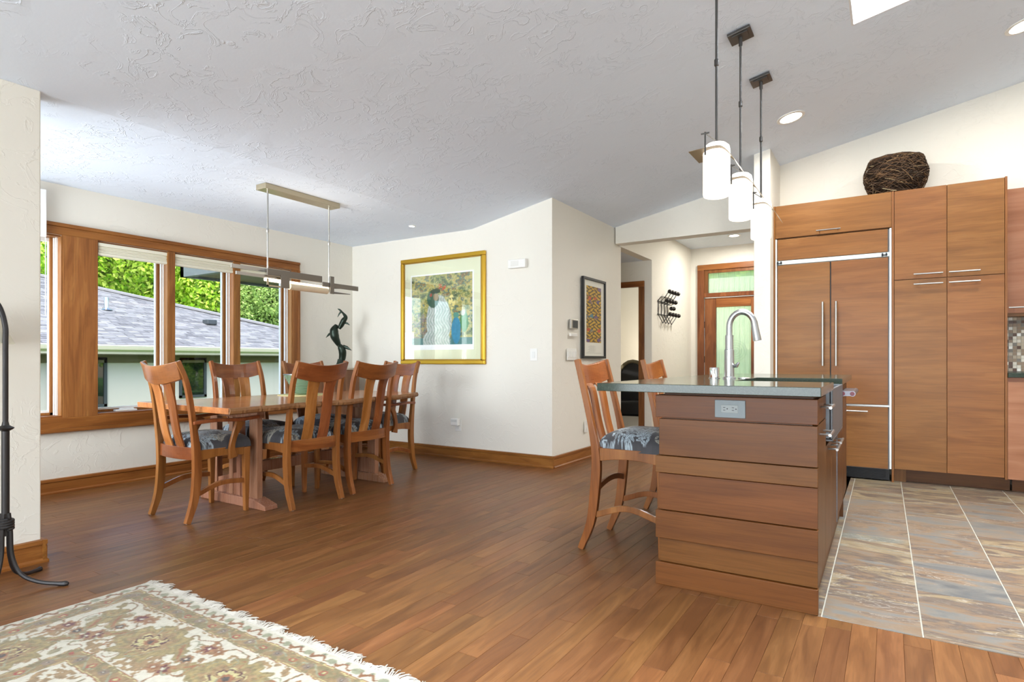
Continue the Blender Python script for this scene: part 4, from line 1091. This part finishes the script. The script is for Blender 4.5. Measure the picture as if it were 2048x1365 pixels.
fin(w1, sp_(705, 692), sp_(723, 700, -.02), .02)
w2 = body([sp_(700, 696, .01), sp_(694, 684), sp_(689, 672, -.01), sp_(688, 660, -.01), sp_(692, 649)], [.012, .026, .037, .036, .014])
fin(w2, sp_(683, 664), sp_(672, 675, -.02)); fin(w2, sp_(684, 661, .02), sp_(680, 658, .03), .01)
w3 = body([sp_(697, 657), sp_(701, 650, .005), sp_(706, 641), sp_(710, 634), sp_(706, 627), sp_(700, 621)], [.014, .022, .024, .018, .010, .006])
fin(w3, sp_(709, 645), sp_(719, 650, -.01), .012); fin(w3, sp_(702, 623), sp_(694, 617), .012); fin(w3, sp_(701, 623), sp_(694, 634), .01)

# ------------------------------------------------------------ WALL THINGS
def art_paint(u, v, P):
    x = u; y = v
    n = fbm(x*11, y*14, 5); n2 = fbm(x*34+3, y*34, 3); n3 = fbm(x*4+9, y*5+2, 3)
    pal = [lin(c) for c in ((84, 112, 84), (128, 150, 96), (176, 176, 104), (206, 190, 112), (108, 138, 120), (150, 128, 86))]
    idx = np.clip((n*1.7-.35)*6, 0, 5.99)
    i0 = idx.astype(int).ravel(); c = np.array(pal)[i0]; c = c*(.65+.7*n2.ravel())[:, None]
    ridge = (np.abs(n-.5) < .012).ravel() | (np.abs(fbm(x*20, y*20+5, 3)-.5) < .02).ravel(); c[ridge] = lin((214, 214, 150))
    x = x.ravel(); y = y.ravel(); n = n.ravel(); n2 = n2.ravel(); n3 = n3.ravel()
    wx = x+.03*(n3-.5)
    purple = (x < .3) & (y > .1) & (y < .45) & (n2 > .5); c[purple] = c[purple]*.4+lin((140, 128, 140))*.6
    # seated figure in white
    bodym = (((wx-.46)/(.17+.06*(1-y)))**2+((y-.37)/.34)**2 < 1) | (((wx-.42)/.23)**2+((y-.05)/.17)**2 < 1)
    c[bodym] = lin((214, 222, 216))*(.7+.5*n2[bodym])[:, None]
    fold = bodym & (np.abs(np.sin(wx*70+np.sin(y*22)*2.5)) < .3); c[fold] = lin((126, 168, 148))
    hair = (((wx-.37)/.1)**2+((y-.66)/.13)**2 < 1); c[hair] = lin((52, 104, 86))*(.8+.5*n2[hair])[:, None]
    face = (((wx-.42)/.045)**2+((y-.69)/.06)**2 < 1); c[face] = lin((170, 152, 120))
    hair2 = (((wx-.41)/.08)**2+((y-.765)/.035)**2 < 1); c[hair2] = lin((60, 92, 76))
    fl_ = ((wx-.335)**2+(y-.715)**2 < .024**2); c[fl_] = lin((180, 92, 76))
    bl = (((wx-.74)/.075)**2+((y-.2)/.19)**2 < 1); c[bl] = lin((64, 156, 190))*(.8+.4*n2[bl])[:, None]
    gr = (((wx-.87)/.065)**2+((y-.32)/.15)**2 < 1); c[gr] = lin((76, 156, 96))*(.8+.4*n2[gr])[:, None]
    hd1 = (((wx-.74)/.045)**2+((y-.41)/.04)**2 < 1); c[hd1] = lin((96, 168, 150))
    hd2 = (((wx-.85)/.04)**2+((y-.44)/.04)**2 < 1); c[hd2] = lin((200, 214, 190))
    rd = (((wx-.52)/.06)**2+((y-.83)/.06)**2 < 1) & (n2 > .45); c[rd] = lin((204, 112, 82))
    low = (y < .1) & ~bodym & ~bl; c[low] = lin((78, 140, 140))*(.8+.4*n2[low])[:, None]
    c *= .8
    lily = (((wx-.68)/.05)**2+((y-.6)/.1)**2 < 1) & (n2 > .4); c[lily] = lin((226, 214, 140))
    return c
def poster_paint(u, v, P):
    n2 = fbm(u*9, v*34, 2).ravel()
    cu = np.abs(np.sin(u*11+np.sin(v*46)*1.3)*np.sin(v*52+np.sin(u*9)*1.5)).ravel()
    c = np.tile(lin((196, 158, 60)), (u.size, 1)); c[cu < .28] = lin((92, 84, 60)); c[(cu > .28) & (cu < .42)] = lin((160, 112, 56))
    x = u.ravel(); y = v.ravel()
    for (a, b, col) in ((.2, .78, (190, 86, 52)), (.6, .8, (190, 90, 56)), (.3, .72, (104, 92, 132)), (.8, .74, (100, 86, 128)), (.1, .45, (80, 112, 140)), (.35, .47, (92, 130, 140)), (.65, .45, (110, 92, 130)), (.35, .2, (110, 130, 130)), (.85, .22, (190, 90, 60)), (.15, .22, (180, 84, 56)), (.1, .03, (110, 90, 130)), (.85, .05, (110, 90, 130)), (.9, .97, (120, 100, 130))):
        m_ = ((x-a)/.12)**2+((y-b)/.035)**2 < 1; m_ &= n2 > .4; c[m_] = lin(col)
    return c
def flat_grid(name, nx, ny, org, ux, uz, colf, mat, parent):
    o3 = np.array(org); a = np.array(ux); b = np.array(uz); Mi = np.array(wmat(parent).inverted())
    def pos(u, v):
        q = o3[None, None]+u[..., None]*a+v[..., None]*b
        q = q@Mi[:3, :3].T+Mi[:3, 3]
        return q[..., 0], q[..., 1], q[..., 2]
    me = grid_mesh(name, nx, ny, pos, colf, mat)
    o = bpy.data.objects.new(name, me); COL.objects.link(o); o.parent = parent; return o
# gold framed picture
x0, x1, z0, z1 = -4.625, -3.475, .988, 2.15
t = thing('framed_picture', 'large gold-framed print of a seated figure with parrots on the back wall', 'picture', ((x0+x1)/2, YB, z0))
f = MB(); fw = .042
for q in ((x0, x1, z0, z0+fw), (x0, x1, z1-fw, z1), (x0, x0+fw, z0+fw, z1-fw), (x1-fw, x1, z0+fw, z1-fw)): f.box(q[0], q[1], YB-.036, YB-.001, q[2], q[3])
fo = obj('frame', f, M['gold'], t, bevel=.008, seg=3)
f = MB(); e_ = fw; f2 = .012
for q in ((x0+e_, x1-e_, z0+e_, z0+e_+f2), (x0+e_, x1-e_, z1-e_-f2, z1-e_), (x0+e_, x0+e_+f2, z0+e_, z1-e_), (x1-e_-f2, x1-e_, z0+e_, z1-e_)): f.box(q[0], q[1], YB-.028, YB-.001, q[2], q[3])
obj('inner_lip', f, plain('dark_gold', (170, 132, 52), .35, .7), fo)
obj('mat_board', B(x0+fw+.01, x1-fw-.01, YB-.016, YB-.002, z0+fw+.01, z1-fw-.01), M['mat_green'], t)
ax0, ax1, az0, az1 = x0+.155, x1-.165, z0+.21, z1-.20
obj('paper', B(ax0-.016, ax1+.018, YB-.018, YB-.016, az0-.055, az1+.016), plain('print_paper', (240, 242, 240), .7), t)
flat_grid('print', 150, 180, (ax0, YB-.0185, az0), (ax1-ax0, 0, 0), (0, 0, az1-az0), art_paint, M['vart'], t)
obj('glazing', B(x0+fw, x1-fw, YB-.024, YB-.022, z0+fw, z1-fw), M['picglass'], t)
# poster on hall wall X=-2.7
X_ = -2.7; y0, y1, z0, z1 = 5.585, 6.16, 1.05, 1.905
t = thing('framed_poster', 'tall black-framed yellow patterned poster on the hall wall', 'picture', (X_, (y0+y1)/2, z0))
f = MB(); fw = .026
for q in ((y0, y1, z0, z0+fw), (y0, y1, z1-fw, z1), (y0, y0+fw, z0+fw, z1-fw), (y1-fw, y1, z0+fw, z1-fw)): f.box(X_+.001, X_+.03, *q)
obj('frame', f, M['black'], t, bevel=.002)
obj('paper', B(X_+.002, X_+.012, y0+fw, y1-fw, z0+fw, z1-fw), plain('poster_paper', (226, 224, 212), .7), t)
flat_grid('print', 60, 150, (X_+.0125, y0+.1, z0+.17), (0, y1-y0-.2, 0), (0, 0, .60), poster_paint, M['vart'], t)
g = MB()
for k in range(9): g.box(X_+.0122, X_+.0128, y0+.14+.02*(k % 3), y0+.3+.04*(k % 2), z0+.07+.008*k, z0+.0715+.008*k)
g.box(X_+.0122, X_+.0128, y0+.1, y1-.1, z0+.056, z0+.058)
obj('fine_lines', g, plain('grey_ink', (150, 148, 140), .8), t)
# siren box
t = thing('chime_box', 'white plastic door chime high on the wall right of the gold-framed picture', 'door chime', (-3.09, YB, 1.93))
obj('case', B(-3.185, -2.985, YB-.05, YB-.001, 1.935, 2.02), M['white'], t, bevel=.006)
g = MB()
for k in range(6): g.box(-3.15, -3.06, YB-.052, YB-.049, 1.955+.009*k, 1.958+.009*k)
obj('grille', g, plain('grille_grey', (214, 212, 204), .5), t)
def switch(label, org, ax, w_, h_, n=1, cat='light switch', name='light_switch'):
    t = thing(name, label, cat, org); ox, oy, oz = org
    def bb(a0, a1, d0, d1, z0, z1):
        if ax == 'x': return B(ox+a0, ox+a1, oy-d1, oy-d0, oz+z0, oz+z1)
        return B(ox+d0, ox+d1, oy+a0, oy+a1, oz+z0, oz+z1)
    obj('plate', bb(-w_/2, w_/2, .0005, .006, 0, h_), M['white'], t, bevel=.002)
    for k in range(n):
        c_ = -w_/2+w_*(k+.5)/n
        if cat == 'light switch': obj('paddle', bb(c_-.016, c_+.016, .006, .010, h_/2-.032, h_/2+.032), M['whitetrim'], t, bevel=.002)
        else:
            for zz in (h_*.3, h_*.7):
                r_ = obj('receptacle', bb(c_-.016, c_+.016, .006, .008, zz-.014, zz+.014), M['whitetrim'], t, bevel=.002)
    return t
switch('single white light switch near the corner on the back wall', (-2.915, YB, 1.025), 'x', .08, .118)
switch('wide white four-gang switch plate left of the framed poster', (-2.7, 5.365, 1.03), 'y', .21, .118, 4)
switch('white wall outlet low on the hall wall', (-2.7, 5.70, .275), 'y', .08, .125, 1, 'outlet', 'wall_outlet')
o_ = switch('white wall outlet low on the back wall, under the plug-in device', (-3.835, YB, .285), 'x', .08, .118, 1, 'outlet', 'wall_outlet')
t = thing('plug_in_device', 'small white plug-in night light on the back wall outlet', 'night light', (-3.85, YB-.01, .35))
obj('body', B(-3.895, -3.80, YB-.06, YB-.012, .345, .42), M['white'], t, bevel=.008)
obj('lens', B(-3.885, -3.81, YB-.062, YB-.058, .385, .41), plain('lens', (224, 226, 222), .2), t, bevel=.001)
t = thing('thermostat', 'small grey thermostat on the hall wall left of the poster', 'thermostat', (-2.7, 5.39, 1.35))
obj('case', B(-2.699, -2.675, 5.305, 5.465, 1.345, 1.44), M['steel2'], t, bevel=.003)
obj('screen', B(-2.676, -2.673, 5.345, 5.455, 1.355, 1.43), M['darkframe'], t)
t = thing('wall_sensor', 'small white box on the wall just below the thermostat', 'sensor', (-2.7, 5.39, 1.27))
obj('case', B(-2.699, -2.68, 5.31, 5.46, 1.27, 1.30), M['white'], t, bevel=.003)
obj('lens', B(-2.681, -2.679, 5.33, 5.44, 1.278, 1.292), M['whitetrim'], t)
# coat rack
t = thing('coat_rack', 'black wire coat rack with round knobs on the far hall wall', 'coat rack', (-2.7, 8.3, 1.56))
wi = MB(); kn = []
for k in range(4):
    y = 7.99+.13*k
    wi.tube([(-2.69, y, 1.86), (-2.69, y, 1.66), (-2.66, y+.10, 1.55), (-2.62, y+.22, 1.67)], .006, 5)
    wi.tube([(-2.69, y, 1.86), (-2.67, y+.05, 1.91), (-2.66, y+.2, 1.92), (-2.63, y+.24, 1.99)], .006, 5)
    kn += [(-2.60, y+.24, 1.68), (-2.61, y+.25, 2.0)]
    if k < 4:
        wi.tube([(-2.69, y, 1.82), (-2.66, y+.1, 1.83), (-2.63, y+.16, 1.86)], .006, 5); kn.append((-2.61, y+.13, 1.865))
kn += [(-2.61, 8.32, 1.765), (-2.61, 8.42, 1.77)]
wi.tube([(-2.69, 7.96, 1.85), (-2.69, 8.42, 1.85)], .006, 5).tube([(-2.69, 7.96, 1.67), (-2.69, 8.42, 1.67)], .006, 5)
obj('wire_frame', wi, M['black'], t)
for k in kn: obj('knob', MB().lathe([(.0, -.032), (.023, -.022), (.033, 0), (.023, .022), (.0, .032)], k, 10, cap=False), M['iron'], t, smooth=True)

# ------------------------------------------------------------ LAMPS
def disc_light(label, x_, y_, z_, rad, slope=0., energy=0):
    t = thing('recessed_light', label, 'ceiling light', (x_, y_, z_-.006)); t.rotation_euler = (0, -slope, 0)
    obj('trim_ring', MB().lathe([(rad, .006), (rad, .0), (rad*.78, -.002), (rad*.76, .006)], n=32, cap=False), M['white'], t, world=False, smooth=True)
    obj('lens', MB().lathe([(rad*.77, .003), (.0, .003)], n=32, cap=False), M['lightdisc'], t, world=False)
    if energy: lamp('recessed_glow', 'AREA', (x_+math.sin(slope)*.03, y_, z_-.03), (0, -slope, 0), energy, (1, .95, .87), .12)
sa = math.atan(SL)
disc_light('round recessed light in the sloped ceiling above the fridge', -.674, 5.25, cz(-.674), .105, sa, 10)
disc_light('round recessed light cut by the right edge in the sloped ceiling', .76, 5.20, cz(.76), .105, sa, 10)
disc_light('round recessed light in the hallway ceiling before the front door', -1.88, 8.875, 2.82, .085, 0, 12)
disc_light('tiny recessed light in the flat ceiling above the dining table', -4.079, 4.536, ZF, .035, 0, 0)
for i, (y, lb) in enumerate(((3.134, 'nearest and largest-looking of the three pendants over the island'), (3.715, 'middle pendant of the three over the island'), (4.38, 'farthest of the three pendants, in front of the fridge edge'))):
    X_ = -.75; zc = cz(X_); zs = 1.862
    t = thing('pendant_lamp', lb, 'pendant lamp', (X_, y, zs), 0, 'glass pendants over the island')
    def Q(nm, mb, mat, lab=None, parent=None, **k):
        o = obj(nm, mb, mat, parent or t, world=False, **k)
        if lab: o['label'] = lab
        return o
    zt_ = zc-zs
    Rm = Matrix.Translation((0, 0, zt_-.016)) @ Matrix.Rotation(-sa, 4, 'Y')
    cn = Q('canopy', B(-.065, .065, -.065, .065, -.006, .010).xform(Rm), M['darkmetal'], bevel=.002)
    Q('canopy_step', B(-.045, .045, -.045, .045, -.012, -.006).xform(Rm), M['darkmetal'], parent=cn)
    Q('swivel', MB().tube([(0, 0, zt_-.02), (0, 0, zt_-.075)], .011, 10), M['darkmetal'], smooth=True)
    Q('stem', MB().tube([(0, 0, zt_-.07), (0, 0, .285)], .0068, 10), M['darkmetal'], smooth=True)
    Q('stem_collar', MB().lathe([(.007, -.02), (.0115, -.014), (.0115, .014), (.007, .02)], (0, 0, zt_*.62), 10), M['darkmetal'], smooth=True)
    r0 = .0665
    Q('glass_shade', MB().lathe([(0., .012), (.03, .004), (.055, .0), (.0635, .004), (r0, .014), (r0, .235), (r0*.93, .256), (r0*.7, .270), (.02, .276), (.0, .277)], n=32, cap=False), M['shadeglass'], 'lit white opal glass cylinder', smooth=True)
    # sheet metal plate, flat on one side and curling down on the other, pierced by the shade
    fz = lambda x_: .228-.115*(max(0., x_-.03)/.094)**1.7-.006*(max(0., .03-x_)/.14)**2
    mb = MB(); sec = []; ns = 20
    for k in range(ns+1):
        x_ = -.115+.239*k/ns
        sec.append(x_)
    hole = r0+.001
    for k in range(ns):
        xa, xb = sec[k], sec[k+1]
        for sg in (-1, 1):
            ya = math.sqrt(max(0, hole**2-xa**2)); yb_ = math.sqrt(max(0, hole**2-xb**2))
            mb.loft([[(xa, sg*ya, fz(xa)), (xa, sg*.10, fz(xa)), (xa, sg*.10, fz(xa)+.0022), (xa, sg*ya, fz(xa)+.0022)],
                     [(xb, sg*yb_, fz(xb)), (xb, sg*.10, fz(xb)), (xb, sg*.10, fz(xb)+.0022), (xb, sg*yb_, fz(xb)+.0022)]], cap=k in (0, ns-1))
    Q('metal_plate', mb, plain('warm_sheet_metal', (128, 112, 88), .45, .35))
    Q('pin', MB().tube([(-.03, -.105, .305), (-.03, -.105, .19)], .0042, 8).tube([(-.05, -.105, .298), (-.01, -.105, .298)], .0042, 8), M['darkmetal'])
    Q('bracket', MB().tube([(-.03, -.105, .298), (0, 0, .288)], .003, 6), M['darkmetal'])
    lamp('pendant_glow', 'AREA', (X_, y, 1.859), (0, 0, 0), 2.5, (1, .93, .82), .09)
# chandelier over the table
XL = -4.09
t = thing('linear_chandelier', 'long pewter bar chandelier hanging by two rods over the dining table', 'chandelier', (XL, 3.2, 1.6))
obj('ceiling_plate', B(XL-.06, XL+.06, 2.83, 3.56, ZF-.042, ZF-.001), M['champagne'], t, bevel=.002)
for y in (2.89, 3.49):
    obj('rod', MB().tube([(XL, y, ZF-.04), (XL, y, 1.62 if y > 3 else 1.66)], .006, 8), M['steel2'], t, smooth=True)
    obj('rod_collar', MB().lathe([(.006, -.018), (.010, -.012), (.010, .012), (.006, .018)], (XL, y, 2.04), 8), M['steel2'], t, smooth=True)
obj('top_bar', B(XL+.022, XL+.034, 2.865, 3.39, 1.685, 1.74), M['greymetal'], t, bevel=.002)
obj('end_bar', B(XL+.016, XL+.028, 3.40, 3.80, 1.655, 1.695), M['greymetal'], t, bevel=.002)
obj('left_bar', MB().box(XL-.03, XL-.02, 2.60, 3.0, 1.715, 1.745).box(XL+.0, XL+.01, 2.62, 3.1, 1.665, 1.69), M['steel2'], t, bevel=.001)
obj('cross_plate', B(XL+.036, XL+.042, 2.98, 3.06, 1.60, 1.70), M['greymetal'], t, bevel=.001)
obj('end_plate', B(XL+.03, XL+.038, 3.475, 3.515, 1.60, 1.75), M['greymetal'], t, bevel=.001)
obj('hook_plate', MB().box(XL+.03, XL+.036, 2.86, 2.875, 1.60, 1.66).box(XL+.03, XL+.036, 2.86, 2.98, 1.60, 1.612), M['champagne'], t)
obj('light_tube', MB().tube([(XL, 2.84, 1.655), (XL, 3.47, 1.645)], .014, 12), M['amber'], t, 'x' and False, smooth=True) if False else obj('light_tube', MB().tube([(XL+.008, 2.86, 1.655), (XL+.008, 3.47, 1.648)], .014, 12), M['amber'], t, smooth=True)
obj('mica_tube', MB().tube([(XL+.01, 3.08, 1.622), (XL+.01, 3.46, 1.622)], .026, 14), M['mica'], t, smooth=True)
for z_, e_ in ((1.66, 3.68), (1.615, 3.72)): obj('spike', MB().tube([(XL+.01, 3.50, z_), (XL+.01, e_, z_+.004)], [.011, .003], 8), M['greymetal'], t, smooth=True)
lamp('chandelier_glow', 'AREA', (XL+.01, 3.2, 1.755), (PI, 0, 0), .9, (1, .9, .75), .03, .6)
# wrought iron floor lamp at the left edge
t = thing('floor_lamp', 'wrought-iron floor lamp with arched neck and splayed feet at the left edge', 'floor lamp', (-3.335, 1.03, 0))
def fl_(nm, mb, mat=None, **k): return obj(nm, mb, mat or M['iron'], t, world=False, **k)
fl_('pole', MB().tube([(0, 0, .24), (0, 0, .72)], .015, 12), smooth=True)
fl_('upper_pole', MB().tube(smooth_path([(0, 0, .72), (.0, 0, 1.08), (-.004, -.0, 1.18), (-.03, -.015, 1.27), (-.08, -.04, 1.31), (-.13, -.07, 1.26)], 5), .0105, 10), smooth=True)
fl_('knuckle', MB().lathe([(.015, -.012), (.03, -.002), (.032, .002), (.014, .014), (.011, .03)], (0, 0, .72), 16), smooth=True)
wr = []
for k in range(49): a = k/48*4*2*PI; wr.append((.026*math.cos(a), .026*math.sin(a),   .27+.045*k/48))
fl_('wrapped_coil', MB().tube(wr, .0075, 8), smooth=True)
for a in (.76, 2.28, 3.9, 5.42):
    d = Vector((math.cos(a), math.sin(a), 0))
    p = smooth_path([tuple(d*.012+Vector((0, 0, .34))), tuple(d*.020+Vector((0, 0, .26))), tuple(d*.026+Vector((0, 0, .15))), tuple(d*.06+Vector((0, 0, .065))), tuple(d*.13+Vector((0, 0, .025))), tuple(d*.21+Vector((0, 0, .011))), tuple(d*.25+Vector((0, 0, .0085)))], 5)
    fl_('foot', MB().tube([tuple(q) for q in p], [.009]*(len(p)-6)+[.010, .011, .012, .013, .012, .006], 8, squash=1.), smooth=True)
fl_('lamp_shade', MB().lathe([(.07, 0), (.14, -.16), (.138, -.16), (.068, 0)], (-.13, -.07, 1.26), 20, cap=False), M['cream'], smooth=True)

# ------------------------------------------------------------ RUG
RX0, RX1, RY0, RY1 = -2.865, -.45, -1.5, 1.40
def rug_col(X, Y):
    x = X.ravel(); y = Y.ravel()
    nz = fbm(x*38, y*38, 3); nb = fbm(x*90+5, y*90, 2)
    wx = x+.010*(nz-.5)*1.6; wy = y+.010*(fbm(x*38+50, y*38, 3)-.5)*1.6
    dl = wx-RX0; df = RY1-wy; dr = RX1-wx; db = wy-RY0
    D = np.minimum(np.minimum(dl, df), np.minimum(dr, db))
    s = np.where((df <= dl) & (df <= dr) & (df <= db) | ((db <= dl) & (db <= dr)), wx-RX0, RY1-wy)
    C = lambda *c: lin(c)
    cream = C(196, 188, 170); olive = C(122, 108, 72); tan = C(142, 114, 76); rust = C(140, 88, 52); gold = C(150, 130, 82)
    sage = C(140, 140, 112); maroon = C(92, 24, 30); dk = C(58, 50, 44); brown = C(130, 84, 46); taupe = C(126, 106, 88); pale = C(180, 168, 116)
    c = np.tile(cream, (x.size, 1))
    def put(m, col, j=.3): c[m] = col*(1-j/2+j*nb[m])[:, None]
    # outer guard
    g = (D > .007) & (D < .06)
    per = .118; q = (s % per)/per
    wave = .034+.013*np.sin(2*PI*q*2)
    put(g & (np.abs(D-wave) < .0075+.0035*np.sin(2*PI*q)) & (q < .72), brown)
    put(g & (((q-.86)*per/.020)**2+((D-.034)/.016)**2 < 1), sage)
    put(g & (((q-.35)*per/.010)**2+((D-.016)/.006)**2 < 1), sage); put(g & (((q-.35)*per/.003)**2+((D-.018)/.003)**2 < 1), dk)
    def band(a, b, ph=0.):
        m = (D > a) & (D < b); put(m, tan*.9+olive*.1, .35)
        put(m & ((D < a+.0035) | (D > b-.0035)), rust); put(m & ((np.abs(D-a-.007) < .0018) | (np.abs(D-b+.007) < .0018)), pale)
        mid = (a+b)/2; pr_ = .16; q2 = ((s+ph) % pr_)/pr_
        vine = mid+.018*np.sin(2*PI*q2)
        put(m & (np.abs(D-vine) < .004), sage)
        put(m & (nz > .6), olive)
        for c0, kk in ((.25, 0), (.75, 1)):
            e = ((q2-c0)*pr_)**2+(D-mid)**2
            if kk: put(m & (e < .019**2), taupe); put(m & (e < .006**2), dk); put(m & (e < .003**2), cream)
            else:
                put(m & (np.abs(np.sqrt(e)-.012) < .0028), C(150, 56, 40)); put(m & (e < .006**2), pale)
    band(.06, .138)
    band(.445, .52, .05)
    fieldm = (D > .142) & (D < .441)
    def motifs(mask, Dm, sm, per, off, sc_=1.):
        q = ((sm+off) % per)/per; qq = (q-.5)*per; k_ = (np.floor((sm+off)/per).astype(int)) % 2
        an = np.arctan2(Dm, qq); rr = np.sqrt((qq/1.25)**2+Dm**2)
        lobes = 1+.13*np.cos(9*an)+.06*np.cos(17*an+1)
        R1 = .115*sc_*lobes
        m = mask & (rr < R1); put(m, olive*.55+gold*.45, .5)
        put(mask & (np.abs(rr-R1*.82) < .007), gold); put(mask & (rr < R1*.66), tan, .5)
        put(mask & (np.abs(rr-R1*.62) < .005), sage); put(mask & (rr < R1*.45) & (nz > .42), pale)
        put(mask & (np.abs(rr-R1*.40) < .0045) & (nz > .35), maroon*.6+dk*.4); put(mask & (rr < R1*.2), rust)
        put(mask & (rr < R1*.1), dk)
        # side curved leaves
        for sg in (-1, 1):
            lx = qq-sg*.165*sc_; ly = Dm+.02*sg; a_ = .7*sg; u = lx*math.cos(a_)+ly*math.sin(a_); v = -lx*math.sin(a_)+ly*math.cos(a_)+.9*u*u*8*.1
            put(mask & ((u/.085)**2+(v/(.024*(1+.25*np.cos(u*140))))**2 < 1), gold*.6+olive*.4, .4); put(mask & ((u/.07)**2+(v/.006)**2 < 1), rust)
        # scrolling leaves filling the ground
        f1 = fbm(x*11+2, y*11+7, 2); f2 = fbm(x*60, y*60+3, 2)
        put(mask & (np.abs(f1-.5) < .022), olive, .5); put(mask & (np.abs(f1-.5) < .009), rust, .3)
        put(mask & (f1 > .68) & (f2 > .42), tan, .5); put(mask & (f1 < .3) & (f2 > .45), sage*.6+tan*.4, .5)
        m = mask & (rr < R1); put(m, olive*.6+gold*.4, .6); put(mask & (np.abs(rr-R1*.82) < .007), gold); put(mask & (rr < R1*.66), tan, .6)
        put(mask & (rr < R1*.5) & (nz > .45), pale); put(mask & (np.abs(rr-R1*.40) < .0045) & (nz > .35), maroon*.6+dk*.4); put(mask & (rr < R1*.2), rust); put(mask & (rr < R1*.1), dk)
        # small flowers
        for fx, fy, rad, col in ((.5, -.085, .034, maroon), (-.5, .075, .034, maroon), (.42, .085, .028, brown), (-.40, -.09, .026, brown), (.5, .0, .024, dk)):
            ex = qq-fx*per; ex = np.where(ex > per/2, ex-per, np.where(ex < -per/2, ex+per, ex)); ey = Dm-fy*sc_
            e = np.sqrt((ex/1.15)**2+ey**2); aa = np.arctan2(ey, ex); pt = rad*(1+.22*np.cos(6*aa))
            put(mask & (e < pt), rust*.5+tan*.5, .4); put(mask & (e < pt*.6), col, .2); put(mask & (e < pt*.2), cream)
        put(mask & (np.abs(Dm-.095*sc_*np.sin(2*PI*q*2+.7)) < .0035), sage)
        put(mask & (np.abs(Dm+.1*sc_*np.sin(2*PI*q*3+.2)) < .0045) & (nz > .5), rust)
    motifs(fieldm, D-.292, s, .46, .07)
    inn = D > .53
    # central field: rows of motifs
    X2 = (wx-RX0-.53); Y2 = ((RY1-wy-.53) % .42)-.2
    motifs(inn, Y2, X2, .5, .1, .95)
    sel = (D < .006); put(sel, C(214, 206, 186), .2)
    c *= (.58+.19*nb)[:, None]
    return c
def axis(a, b, fine0, fine1, fs, cs_):
    out = []; v = a
    while v < b-1e-9:
        out.append(v); v += fs if (fine0 <= v < fine1) else cs_
    out.append(b); return np.array(out)
ax_ = axis(RX0, RX1, RX0-1, -1.05, .0042, .014); ay_ = axis(RY0, RY1, .72, 9, .0042, .014)
rg = thing('oriental_rug', 'cream and olive oriental rug with white fringe in the foreground', 'rug', ((RX0+RX1)/2, (RY0+RY1)/2, 0))
UX, VY = np.meshgrid(ax_, ay_)
hz = .0085+.0012*fbm(UX*120, VY*120, 2)
edge = np.minimum(np.minimum(UX-RX0, RX1-UX), np.minimum(UX*0+9, RY1-VY)); hz = np.where(edge < .001, .0008, hz)
me = grid_mesh('pile', len(ax_), len(ay_), lambda u, v: (UX-rg.location.x, VY-rg.location.y, hz), lambda u, v, P: rug_col(UX, VY), M['vrug'])
o = bpy.data.objects.new('pile', me); COL.objects.link(o); o.parent = rg
fb = MB(); r = random.Random(11); x = RX0+.002
while x < RX1:
    ln = r.uniform(.03, .052)*(1+.25*math.sin(x*31)); dx = .02*math.sin(x*47)+r.uniform(-.010, .010); w_ = r.uniform(.0016, .0026)
    fb.tube([(x, RY1-.004, .007), (x+dx*.25, RY1+.012, .008+r.random()*.004), (x+dx*.8, RY1+ln*.65, .006+r.random()*.006), (x+dx*1.5, RY1+ln, .0035)], [w_, w_*1.2, w_*1.3, w_*.7], 4, cap=False)
    x += r.uniform(.0035, .0060)
o = obj('fringe', fb, M['fringe'], rg, smooth=True); o['kind'] = 'stuff'; o['label'] = 'off-white knotted fringe'
obj('fringe_band', B(RX0, RX1, RY1-.004, RY1+.004, .001, .0095), M['fringe'], rg)
